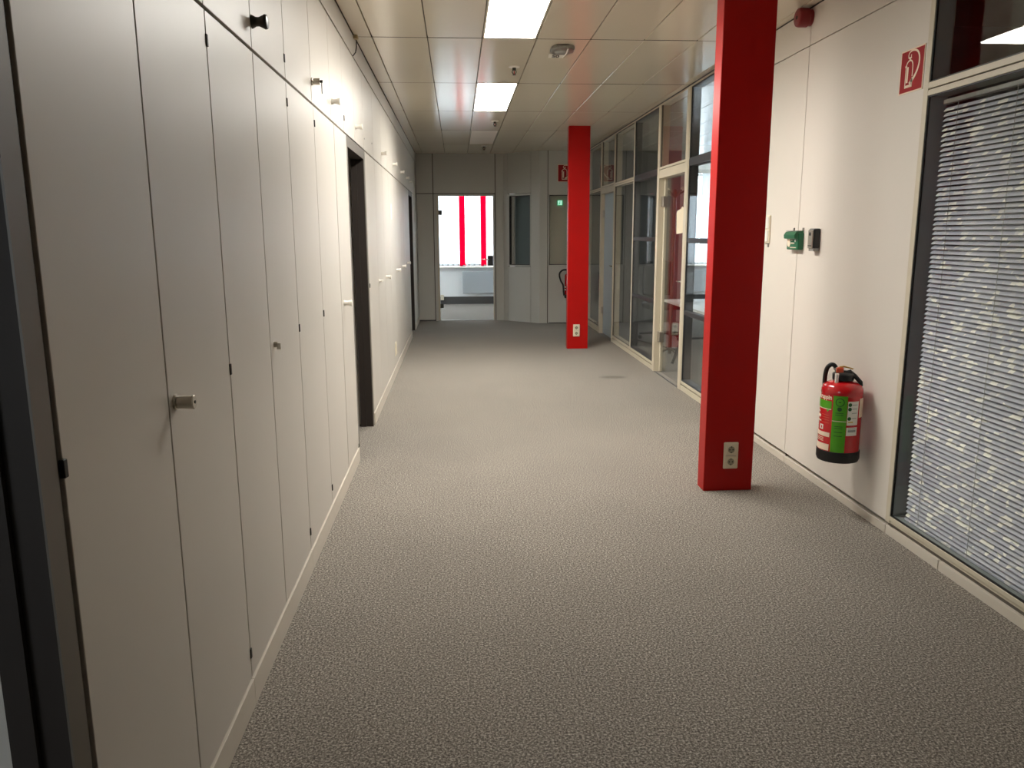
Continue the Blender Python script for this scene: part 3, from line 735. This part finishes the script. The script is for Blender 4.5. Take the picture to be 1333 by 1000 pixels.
# ------------------------------------------------------------------ ceiling lights, sprinklers, sensor
for j, st in lamp_rows.items():
    y0, y1 = YJ[j] + 0.006, YJ[j + 1] - 0.006; x0, x1 = XJ[2] + g, XJ[3] - g
    lab = {5: 'lit square-edged ceiling light nearest the camera', 7: 'lit ceiling light farther down the corridor',
           9: 'unlit ceiling light close to the far wall', 3: 'unlit ceiling light overhead just outside the picture'}[j]
    t = empty('ceiling_light', ((x0 + x1) / 2, (y0 + y1) / 2, ZC), lab, 'ceiling light', 'long ceiling lights')
    f = 0.012
    for a in ((x0, x0 + f, y0, y1), (x1 - f, x1, y0, y1), (x0 + f, x1 - f, y0, y0 + f), (x0 + f, x1 - f, y1 - f, y1)):
        build('frame', B(*a, ZC, ZC + 0.017), M_ceil, t)
    dm = M_lamp if st == 'lit' else M_off
    build('diffuser', B(x0 + f, x1 - f, y0 + f, y1 - f, ZC + 0.004, ZC + 0.012), dm, t)
def sprinkler(x, y, label):
    t = empty('sprinkler', (x, y, ZC), label, 'sprinkler', 'sprinkler heads in the ceiling')
    build('rosette', MB().lathe([(0.045, -0.001), (0.044, -0.005), (0.030, -0.009), (0.012, -0.010)], (x, y, ZC + 0.001), 'z', 20), M_white, t, smooth=True)
    build('stem', MB().lathe([(0.015, -0.008), (0.015, -0.028), (0.010, -0.03)], (x, y, ZC), 'z', 14), M_darkm, t)
    for sx in (-1, 1): build('arm', MB().tube([(x + sx * 0.012, y, ZC - 0.026), (x + sx * 0.017, y, ZC - 0.040), (x + sx * 0.004, y, ZC - 0.060)], 0.0035, 6), M_darkm, t)
    build('bulb', MB().lathe([(0.003, -0.03), (0.004, -0.045), (0.003, -0.058)], (x, y, ZC), 'z', 8), M_sred, t)
    build('deflector', MB().lathe([(0.005, -0.058), (0.016, -0.062), (0.015, -0.064)], (x, y, ZC), 'z', 16), M_darkm, t)
sprinkler(0.476, 6.62, 'sprinkler head between the two lit ceiling lights')
sprinkler(0.467, 9.70, 'sprinkler head between the farther lit light and the unlit one')
sprinkler(0.43, 12.4, 'sprinkler head nearest the far wall')
t = empty('ceiling_sensor', (0.77, 5.93, ZC), 'grey ceiling sensor with a small white number plate', 'sensor')
build('housing', MB().prism([(0.69, 5.90, ZC + 0.0005), (0.72, 5.83, ZC + 0.0005), (0.80, 5.82, ZC + 0.0005), (0.855, 5.88, ZC + 0.0005), (0.86, 5.99, ZC + 0.0005), (0.82, 6.05, ZC + 0.0005), (0.72, 6.05, ZC + 0.0005), (0.69, 6.00, ZC + 0.0005)], (0, 0, -0.028)), M_sens, t, bevel=0.006)
build('lens', MB().lathe([(0.045, -0.027), (0.036, -0.036), (0.015, -0.040)], (0.76, 5.95, ZC), 'z', 18), M_lgrey, t, smooth=True)
build('strap', MB().tube([(0.80, 5.85, ZC - 0.03), (0.803, 5.95, ZC - 0.038), (0.803, 6.03, ZC - 0.034), (0.803, 6.08, ZC - 0.028), (0.798, 6.118, ZC - 0.030)], 0.005, 6), M_white, t, smooth=True)
tp = build('number_plate', MB().prism([(0.690, 6.062, ZC - 0.020), (0.800, 6.062, ZC - 0.020), (0.800, 6.120, ZC - 0.034), (0.690, 6.120, ZC - 0.034)], (0, 0.0008, 0.003)), M_white, t)

def text_mesh(body, size, bold=0.0):
    cu = bpy.data.curves.new('txt', 'FONT'); cu.body = body; cu.size = size; cu.offset = bold
    cu.resolution_u = 3; cu.fill_mode = 'FRONT'
    ob = bpy.data.objects.new('txt', cu); COL.objects.link(ob)
    bpy.context.view_layer.update()
    dg = bpy.context.evaluated_depsgraph_get(); me = bpy.data.meshes.new_from_object(ob.evaluated_get(dg))
    vs = [v.co.copy() for v in me.vertices]; fs = [tuple(p.vertices) for p in me.polygons]
    bpy.data.objects.remove(ob); bpy.data.meshes.remove(me)
    return vs, fs
def flat_text(name, body, size, origin, ux, uz, m, parent, bold=0.0, off=Vector((0, 0, 0))):
    vs, fs = text_mesh(body, size, bold); mb = MB()
    w_ = max(v.x for v in vs); mb.v = [tuple(Vector(origin) + Vector(ux) * (v.x - w_ / 2) + Vector(uz) * v.y + off) for v in vs]; mb.f = fs
    return build(name, mb, m, parent)
flat_text('number', '50', 0.056, (0.742, 6.111, ZC - 0.0330), (1, 0, 0), (0, -0.972, 0.2346), M_black, tp, 0.0012)

# alarm sounder on the right wall under the ceiling
t = empty('alarm_sounder', (XR, 4.84, 2.70), 'round red alarm sounder on the right wall just below the ceiling', 'alarm')
c = (XR, 4.845, 2.722)
build('base', MB().lathe([(0.046, 0), (0.046, -0.02)], c, 'x', 28), M_alarm, t)
build('horn', MB().lathe([(0.045, -0.02), (0.053, -0.024), (0.054, -0.07), (0.050, -0.082), (0.046, -0.085), (0.012, -0.087), (0.010, -0.080)], c, 'x', 28), M_alarm, t, smooth=True)
build('grille', MB().lathe([(0.010, -0.0865), (0.010, -0.0885)], c, 'x', 14), M_hole, t)

# ------------------------------------------------------------------ fire extinguisher signs
def ribbon(pts, w_):
    """closed outline of a flat stroke in 2D"""
    P = [Vector((p[0], p[1])) for p in pts]; Lf, Rt = [], []
    for i, p in enumerate(P):
        d = (P[min(i + 1, len(P) - 1)] - P[max(i - 1, 0)]).normalized(); n = Vector((-d.y, d.x))
        ww_ = w_[i] if isinstance(w_, (list, tuple)) else w_
        Lf.append(p + n * ww_ / 2); Rt.append(p - n * ww_ / 2)
    return Lf, Rt
def bez(p0, p1, p2, p3, n=10):
    out = []
    for k in range(n + 1):
        s = k / n; a = (1 - s)
        out.append(tuple(a ** 3 * p0[i] + 3 * a * a * s * p1[i] + 3 * a * s * s * p2[i] + s ** 3 * p3[i] for i in (0, 1)))
    return out
def fire_sign(c, ux, n, size, label):
    """c = lower left corner on the wall, ux = direction of the width, n = outward normal"""
    c, ux, n, uz = Vector(c), Vector(ux), Vector(n), Vector((0, 0, 1)); S_ = size
    t = empty('fire_sign', c + ux * S_ / 2, label, 'sign', 'red extinguisher signs on the walls')
    P = lambda a, b_, d: c + ux * a * S_ + uz * b_ * S_ + n * d
    def quad(a0, a1, b0, b1, d0, d1):
        return MB().prism([P(a0, b0, d0), P(a1, b0, d0), P(a1, b1, d0), P(a0, b1, d0)], n * (d1 - d0))
    build('border', quad(0, 1, 0, 1, 0, 0.003), M_cream, t)
    build('plate', quad(0.03, 0.97, 0.03, 0.97, 0.003, 0.0036), M_sred, t)
    mb = MB()
    def stroke(pts, w_):
        Lf, Rt = ribbon(pts, w_)
        for i in range(len(Lf) - 1):
            mb.poly([P(q.x, q.y, 0.0042) for q in (Rt[i], Rt[i + 1], Lf[i + 1], Lf[i])])
    body = [(0.26, 0.14), (0.26, 0.60)] + bez((0.26, 0.60), (0.27, 0.72), (0.36, 0.74), (0.41, 0.74), 5)[1:] + bez((0.41, 0.74), (0.49, 0.74), (0.54, 0.68), (0.545, 0.58), 5)[1:] + [(0.545, 0.36)]
    stroke(body, 0.036); stroke([(0.33, 0.24), (0.335, 0.60)], 0.075)
    stroke([(0.245, 0.155), (0.565, 0.155)], 0.062); stroke([(0.548, 0.14), (0.548, 0.34)], 0.036)
    stroke([(0.23, 0.60), (0.29, 0.64)], 0.07)
    stroke([(0.41, 0.74), (0.40, 0.80)], 0.06); stroke([(0.34, 0.80), (0.47, 0.80)], 0.035); stroke([(0.34, 0.80), (0.33, 0.86)], 0.03)
    stroke([(0.44, 0.82), (0.45, 0.87)], 0.03)
    hose = bez((0.33, 0.85), (0.33, 0.95), (0.46, 0.955), (0.54, 0.95), 7) + bez((0.54, 0.95), (0.75, 0.93), (0.82, 0.78), (0.80, 0.63), 8)[1:] + bez((0.80, 0.63), (0.78, 0.48), (0.66, 0.34), (0.50, 0.235), 8)[1:]
    nh = len(hose); stroke(hose, [0.03 + 0.045 * i / nh for i in range(nh)]); stroke([(0.54, 0.27), (0.44, 0.20)], 0.085)
    build('pictogram', mb, M_cream, t)
fire_sign((XR - 0.0005, 3.802, 2.113), (0, -1, 0), (-1, 0, 0), 0.194, 'red extinguisher sign beside the blind window on the right')
fire_sign((1.636, 13.0505, 2.29), (1, 0, 0), (0, -1, 0), 0.275, 'red extinguisher sign half hidden behind the farther red column')

# ------------------------------------------------------------------ fire extinguishers
def extinguisher(cx, cy, zb, r, h, th, near, label):
    t = empty('fire_extinguisher', (cx, cy, zb), label, 'extinguisher', 'red fire extinguishers hung on walls')
    c = (cx, cy, zb)
    f = Vector((math.cos(th), math.sin(th), 0)); rt = Vector((-f.y, f.x, 0)); up = Vector((0, 0, 1))
    P = lambda s, ff_, z: Vector(c) + rt * s + f * ff_ + up * z
    hb = 0.060
    build('tank', MB().lathe([(r, hb - 0.02), (r, h - 0.075), (r * 0.985, h - 0.07), (r * 0.985, h - 0.06), (r, h - 0.055), (r * 0.985, h - 0.035), (r * 0.90, h - 0.014), (r * 0.66, h), (r * 0.35, h + 0.008)], c, 'z', 48), M_ered, t, smooth=True)
    build('foot', MB().lathe([(r * 0.80, 0.0), (r * 0.98, 0.004), (r * 1.035, 0.018), (r * 1.035, hb), (r * 0.99, hb + 0.002)], c, 'z', 48), M_black, t, smooth=True)
    build('valve_collar', MB().lathe([(0.030, 0.0), (0.052, 0.004), (0.054, 0.034), (0.048, 0.040), (0.02, 0.044)], (cx, cy, zb + h + 0.006), 'z', 24), M_plastic, t, smooth=True)
    # valve head, trigger, handle, hose
    z = h + 0.045
    def obox(s0, s1, f0, f1, z0, z1): return MB().prism([P(s0, f0, z0), P(s1, f0, z0), P(s1, f1, z0), P(s0, f1, z0)], up * (z1 - z0))
    build('valve_head', obox(-0.036, 0.0, -0.016, 0.022, z - 0.018, z + 0.028), M_orange, t, bevel=0.006, seg=2)
    build('valve_neck', obox(-0.01, 0.045, -0.020, 0.018, z - 0.016, z + 0.012), M_plastic, t, bevel=0.006)
    build('trigger', MB().tube([P(-0.02, 0.005, z + 0.028), P(0.0, 0.008, z + 0.034), P(0.045, 0.008, z + 0.024)], [0.005, 0.004, 0.003], 8), M_brass, t, smooth=True)
    build('nozzle', MB().lathe([(0.009, -0.022), (0.010, 0.026)], tuple(P(-0.030, 0.050, h + 0.02)), 'z', 14), M_white, t, smooth=True)
    build('handle', MB().tube([P(0.0, 0.0, z - 0.004), P(0.03, 0.0, z + 0.008), P(0.055, 0.004, z - 0.012), P(0.085, 0.006, z - 0.045), P(0.088, 0.006, z - 0.062)], [0.010, 0.012, 0.011, 0.011, 0.009], 10), M_plastic, t, smooth=True)
    if near:
        hs = [P(-0.03, 0.0, z + 0.012), P(-0.046, 0.004, z + 0.036), P(-0.062, 0.004, z + 0.040), P(-0.079, 0.0, z + 0.022), P(-0.086, -0.01, z - 0.01), P(-0.088, -0.025, z - 0.06), P(-0.086, -0.06, z - 0.11), P(-0.075, -0.085, z - 0.17), P(-0.070, -0.090, z - 0.30)]
    else:
        hs = [P(-0.02, 0.0, z), P(-0.06, 0.02, z + 0.018), P(-0.12, 0.03, z + 0.012), P(-0.165, 0.03, z - 0.03), P(-0.17, 0.03, z - 0.09), P(-0.145, 0.03, z - 0.17), P(-0.112, 0.03, z - 0.23), P(-0.104, 0.035, z - 0.34), P(-0.095, 0.04, z - 0.40)]
    # smooth the hose by subdividing with a Catmull-Rom pass
    pts = []
    for i in range(len(hs) - 1):
        p0, p1, p2, p3 = hs[max(i - 1, 0)], hs[i], hs[i + 1], hs[min(i + 2, len(hs) - 1)]
        for k in range(4):
            s = k / 4; pts.append(0.5 * ((2 * p1) + (p2 - p0) * s + (2 * p0 - 5 * p1 + 4 * p2 - p3) * s * s + (3 * p1 - p0 - 3 * p2 + p3) * s ** 3))
    pts.append(hs[-1])
    build('hose', MB().tube(pts, 0.0115 if near else 0.014, 10), M_plastic, t, smooth=True)
    build('hose_ferrule', MB().tube([P(-0.028, 0.0, z + 0.008), P(-0.041, 0.003, z + 0.027)], 0.0125, 12), M_chrome, t, smooth=True)
    # hook on the wall behind
    build('wall_hook', obox(-0.03, 0.03, -r - (0.045 if near else 0.02), -r * 0.8, h - 0.10, h - 0.03), M_plastic, t)
    if not near:
        for z0 in (0.13, 0.175): build('label', curved(c, r + 0.0006, th, -80, -48, zb + z0, zb + z0 + 0.02), M_white, t)
        return t
    R1, R2, R3 = r + 0.0006, r + 0.0012, r + 0.0018
    def strip(nm, a0, a1, z0, z1, m, rr, par): return build(nm, curved(c, rr, th, a0, a1, z0, z1), m, par)
    gl = strip('green_label', -21.5, 17, 0.365, 0.660, M_lgreen, R1, t)
    strip('line', -21.5, 17, 0.527, 0.531, M_cream, R2, gl)
    ring(c, R2, th, -3, 0.628, 0.022, 0.018, M_dgreen, gl, 'ring'); ring(c, R2, th, -3, 0.592, 0.011, 0.0, M_dgreen, gl, 'dot')
    strip('arrow', -7, 0, 0.626, 0.631, M_dgreen, R2, gl)
    for z0 in (0.57, 0.56, 0.50, 0.49, 0.47, 0.45): strip('print', -14, 8, z0, z0 + 0.003, M_dgreen, R2, gl)
    wlb = strip('instruction_label', 18.5, 52, 0.510, 0.634, M_white, R1, t)
    for z0 in (0.617, 0.594, 0.545): ring(c, R2, th, 24.5, z0, 0.0095, 0.0, M_dgreen, wlb, 'dot')
    for z0 in (0.615, 0.594, 0.572, 0.545): strip('print', 31, 47, z0, z0 + 0.003, M_lgrey, R2, wlb)
    strip('print', 22, 36, 0.524, 0.530, M_brass, R2, wlb)
    lb2 = strip('test_label', 18.5, 52, 0.455, 0.499, M_white, R1, t); strip('print', 23, 47, 0.474, 0.486, M_lgrey, R2, lb2); strip('print', 23, 47, 0.490, 0.493, M_lgrey, R2, lb2)
    strip('side_label', 57, 84, 0.546, 0.646, M_cream, R1, t)
    bub = strip('green_label', -95, -25.5, 0.588, 0.629, M_lgreen, R2, t)
    mb = MB(); pt = lambda a, zz_: (c[0] + R2 * math.cos(th + math.radians(a)), c[1] + R2 * math.sin(th + math.radians(a)), zz_)
    mb.poly([pt(-43, 0.589), pt(-27, 0.589), pt(-37, 0.572)]); build('bubble_tail', mb, M_lgreen, bub)
    strip('rule', -95, -25.5, 0.584, 0.588, M_cream, R2, t)
    for a0, z0, hh in ((-70, 0.562, 0.006), (-64, 0.535, 0.014), (-60, 0.515, 0.006)): strip('print', -95, a0, z0, z0 + hh, M_cream, R1, t)
    for z0 in (0.553, 0.540, 0.527, 0.512): strip('print', -58, -30, z0, z0 + 0.002, M_orange, R1, t)
    ic = strip('icon', -64, -49, 0.474, 0.500, M_white, R1, t); strip('icon_mark', -58, -53, 0.480, 0.494, M_ered, R2, ic)
    strip('white_band', -95, -26, 0.440, 0.463, M_cream, R1, t); strip('white_band', -95, -26, 0.368, 0.402, M_cream, R1, t)
    for z0 in (0.430, 0.422, 0.414): strip('print', -95, -45, z0, z0 + 0.003, M_cream, R1, t)
    vs, fs = text_mesh('neuruppin', 0.036, 0.0012); wdt = max(v.x for v in vs); mb = MB()
    for v in vs:
        a = math.radians(-26) - (wdt - v.x) * 0.80 / R2
        mb.v.append((c[0] + R2 * math.cos(th + a), c[1] + R2 * math.sin(th + a), 0.637 + v.y * 0.92))
    mb.f = fs; build('lettering', mb, M_cream, t)
    return t
def curved(c, rr, th, a0, a1, z0, z1):
    mb = MB(); n = max(2, int(abs(a1 - a0) / 5))
    for k in range(n + 1):
        a = th + math.radians(a0 + (a1 - a0) * k / n); x_, y_ = c[0] + rr * math.cos(a), c[1] + rr * math.sin(a)
        mb.v += [(x_, y_, z0), (x_, y_, z1)]
    mb.f = [(2 * k, 2 * k + 2, 2 * k + 3, 2 * k + 1) for k in range(n)]
    return mb
def ring(c, rr, th, a0, zc, ro, ri, m, parent, nm):
    mb = MB(); n = 20
    pt = lambda rad, q: (c[0] + rr * math.cos(th + math.radians(a0) + rad * math.cos(q) / rr), c[1] + rr * math.sin(th + math.radians(a0) + rad * math.cos(q) / rr), zc + rad * math.sin(q))
    if ri:
        for k in range(n):
            q = 2 * math.pi * k / n; mb.v += [pt(ro, q), pt(ri, q)]
        mb.f = [(2 * k, 2 * ((k + 1) % n), 2 * ((k + 1) % n) + 1, 2 * k + 1) for k in range(n)]
    else:
        mb.v = [pt(ro, 2 * math.pi * k / n) for k in range(n)]; mb.f = [tuple(range(n))]
    return build(nm, mb, m, parent)
extinguisher(1.978, 3.88, 0.303, 0.103, 0.417, math.radians(-117), True, 'large red extinguisher with green label on the right wall')
extinguisher(1.835, 12.94, 0.425, 0.086, 0.40, math.radians(-95), False, 'red extinguisher with looped black hose behind the farther column')

# ------------------------------------------------------------------ small devices on the right wall
t = empty('door_release_box', (XR, 4.84, 1.37), 'green emergency release box with a clear hood on the right wall', 'release box')
def bx2(nm, x0, x1, y0, y1, z0, z1, m, par, bev=0.0, seg=1): return build(nm, B(XR - x1, XR - x0, y0, y1, z0, z1), m, par, bevel=bev, seg=seg)
body = bx2('body', 0, 0.036, 4.745, 4.915, 1.372, 1.475, M_green, t, 0.006, 2)
hood = build('hood', MB().prism([(XR - 0.036, 4.75, 1.438), (XR - 0.058, 4.75, 1.440), (XR - 0.061, 4.75, 1.462), (XR - 0.048, 4.75, 1.482), (XR - 0.004, 4.75, 1.486), (XR - 0.004, 4.75, 1.475), (XR - 0.036, 4.75, 1.474)], (0, 0.16, 0)), M_green, t, bevel=0.002)
bx2('edge', 0.002, 0.046, 4.752, 4.908, 1.484, 1.488, M_sens, t)
for y in (4.752, 4.885): bx2('lug', 0, 0.006, y, y + 0.014, 1.482, 1.505, M_sens, t)
m1 = MB().prism([(XR - 0.0372, 4.905, 1.435), (XR - 0.0372, 4.868, 1.437), (XR - 0.0372, 4.858, 1.410), (XR - 0.0372, 4.868, 1.390), (XR - 0.0372, 4.885, 1.388), (XR - 0.0372, 4.90, 1.40)], (0.0015, 0, 0))
build('pictogram', m1, M_cream, t)
for a in ((4.83, 4.85, 1.427, 1.431), (4.80, 4.85, 1.409, 1.416), (4.772, 4.86, 1.384, 1.388)): bx2('print', 0.036, 0.0372, *a, M_cream, t)
build('indicator', MB().lathe([(0.008, -0.0362), (0.006, -0.040)], (XR, 4.786, 1.427), 'x', 14), M_white, t)
t = empty('card_reader', (XR, 4.56, 1.37), 'black and silver card reader on the right wall beside the green box', 'card reader')
bx2('back_case', 0, 0.040, 4.525, 4.600, 1.385, 1.500, M_plastic, t, 0.008, 2); bx2('base', 0, 0.036, 4.530, 4.596, 1.369, 1.386, M_lgrey, t, 0.002)
bx2('face', 0.040, 0.046, 4.532, 4.594, 1.385, 1.492, M_silver, t, 0.004); build('lens', MB().lathe([(0.011, -0.0455), (0.010, -0.048)], (XR, 4.566, 1.468), 'x', 18), M_plastic, t)
bx2('slot', 0.0455, 0.047, 4.54, 4.586, 1.398, 1.403, M_hole, t)
t = empty('light_switch', (XR, 5.32, 1.39), 'cream double light switch beside the nearer red column', 'switch')
bx2('plate', 0, 0.010, 5.275, 5.362, 1.405, 1.592, M_sock, t, 0.004, 2)
for z in (1.415, 1.505): bx2('rocker', 0.010, 0.016, 5.286, 5.351, z, z + 0.078, M_white, t, 0.003)
bx2('cable_stub', 0, 0.008, 5.29, 5.302, 1.38, 1.405, M_lgrey, t)

# ------------------------------------------------------------------ furniture behind the glass
t = empty('trestle_desk', (2.75, 8.3, 0), 'white topped trestle desk standing behind the glass partition', 'desk')
build('tabletop', B(2.34, 3.10, 7.22, 8.9, 0.705, 0.73), M_desk, t, bevel=0.003)
for y in (7.40, 8.72):
    for dx in (-1, 1): build('leg', MB().tube([(2.72 + dx * 0.06, y, 0.70), (2.72 + dx * 0.30, y, 0.012)], 0.017, 8), M_framedk, t)
    build('crossbar', MB().tube([(2.57, y, 0.30), (2.87, y, 0.30)], 0.012, 8), M_framedk, t)
def office_chair(x, y, ang_, label):
    t = empty('office_chair', (x, y, 0), label, 'chair')
    for k in range(5):
        a = 2 * math.pi * k / 5 + ang_
        lg = build('leg', MB().tube([(x, y, 0.10), (x + 0.30 * math.cos(a), y + 0.30 * math.sin(a), 0.075)], [0.022, 0.014], 8), M_plastic, t)
        build('castor', MB().lathe([(0.028, -0.02), (0.028, 0.02)], (x + 0.30 * math.cos(a), y + 0.30 * math.sin(a), 0.0285), 'y', 14), M_chrome if k == 1 else M_plastic, lg)
    build('column', MB().lathe([(0.026, 0.09), (0.026, 0.28), (0.015, 0.28), (0.015, 0.43)], (x, y, 0), 'z', 16), M_chrome, t)
    build('seat', B(x - 0.24, x + 0.24, y - 0.23, y + 0.23, 0.43, 0.51), M_seat, t, bevel=0.03, seg=3)
    build('backrest', B(x - 0.22, x + 0.22, y + 0.22, y + 0.28, 0.60, 1.08), M_seat, t, bevel=0.025, seg=3)
    build('back_bar', MB().tube([(x, y + 0.12, 0.44), (x, y + 0.30, 0.46), (x, y + 0.30, 0.75)], 0.016, 8), M_plastic, t)
office_chair(2.85, 10.9, 0.4, 'black swivel office chair behind the dark glazed panels')
t = empty('coat_stand', (2.56, 9.35, 0), 'coat stand with knobbed arms seen through the glass door', 'coat stand')
build('pole', MB().lathe([(0.022, 0.03), (0.020, 1.9), (0.026, 1.95), (0.01, 1.98)], (2.56, 9.35, 0), 'z', 14), M_jface, t, smooth=True)
for k in range(4):
    a = k * math.pi / 2 + 0.3; ca, sn = math.cos(a), math.sin(a)
    build('foot', MB().tube([(2.56, 9.35, 0.10), (2.56 + 0.26 * ca, 9.35 + 0.26 * sn, 0.014)], 0.013, 8), M_jface, t)
    ar = build('arm', MB().tube([(2.56, 9.35, 1.88), (2.56 + 0.07 * ca, 9.35 + 0.07 * sn, 1.93), (2.56 + 0.15 * ca, 9.35 + 0.15 * sn, 1.97)], 0.011, 8), M_jface, t, smooth=True)
    build('knob', MB().lathe([(0.006, -0.022), (0.02, -0.012), (0.024, 0.0), (0.018, 0.015), (0.006, 0.022)], (2.56 + 0.16 * ca, 9.35 + 0.16 * sn, 1.98), 'z', 14), M_white, ar, smooth=True)
tag(build('floor_cable', MB().tube([(2.45, 10.9, 0.006), (2.62, 10.35, 0.006), (2.72, 9.95, 0.006), (2.82, 9.9, 0.006), (2.92, 10.2, 0.006), (3.1, 10.6, 0.006)], 0.006, 6), M_black, smooth=True), 'black cable lying on the floor behind the glass door', 'cable')
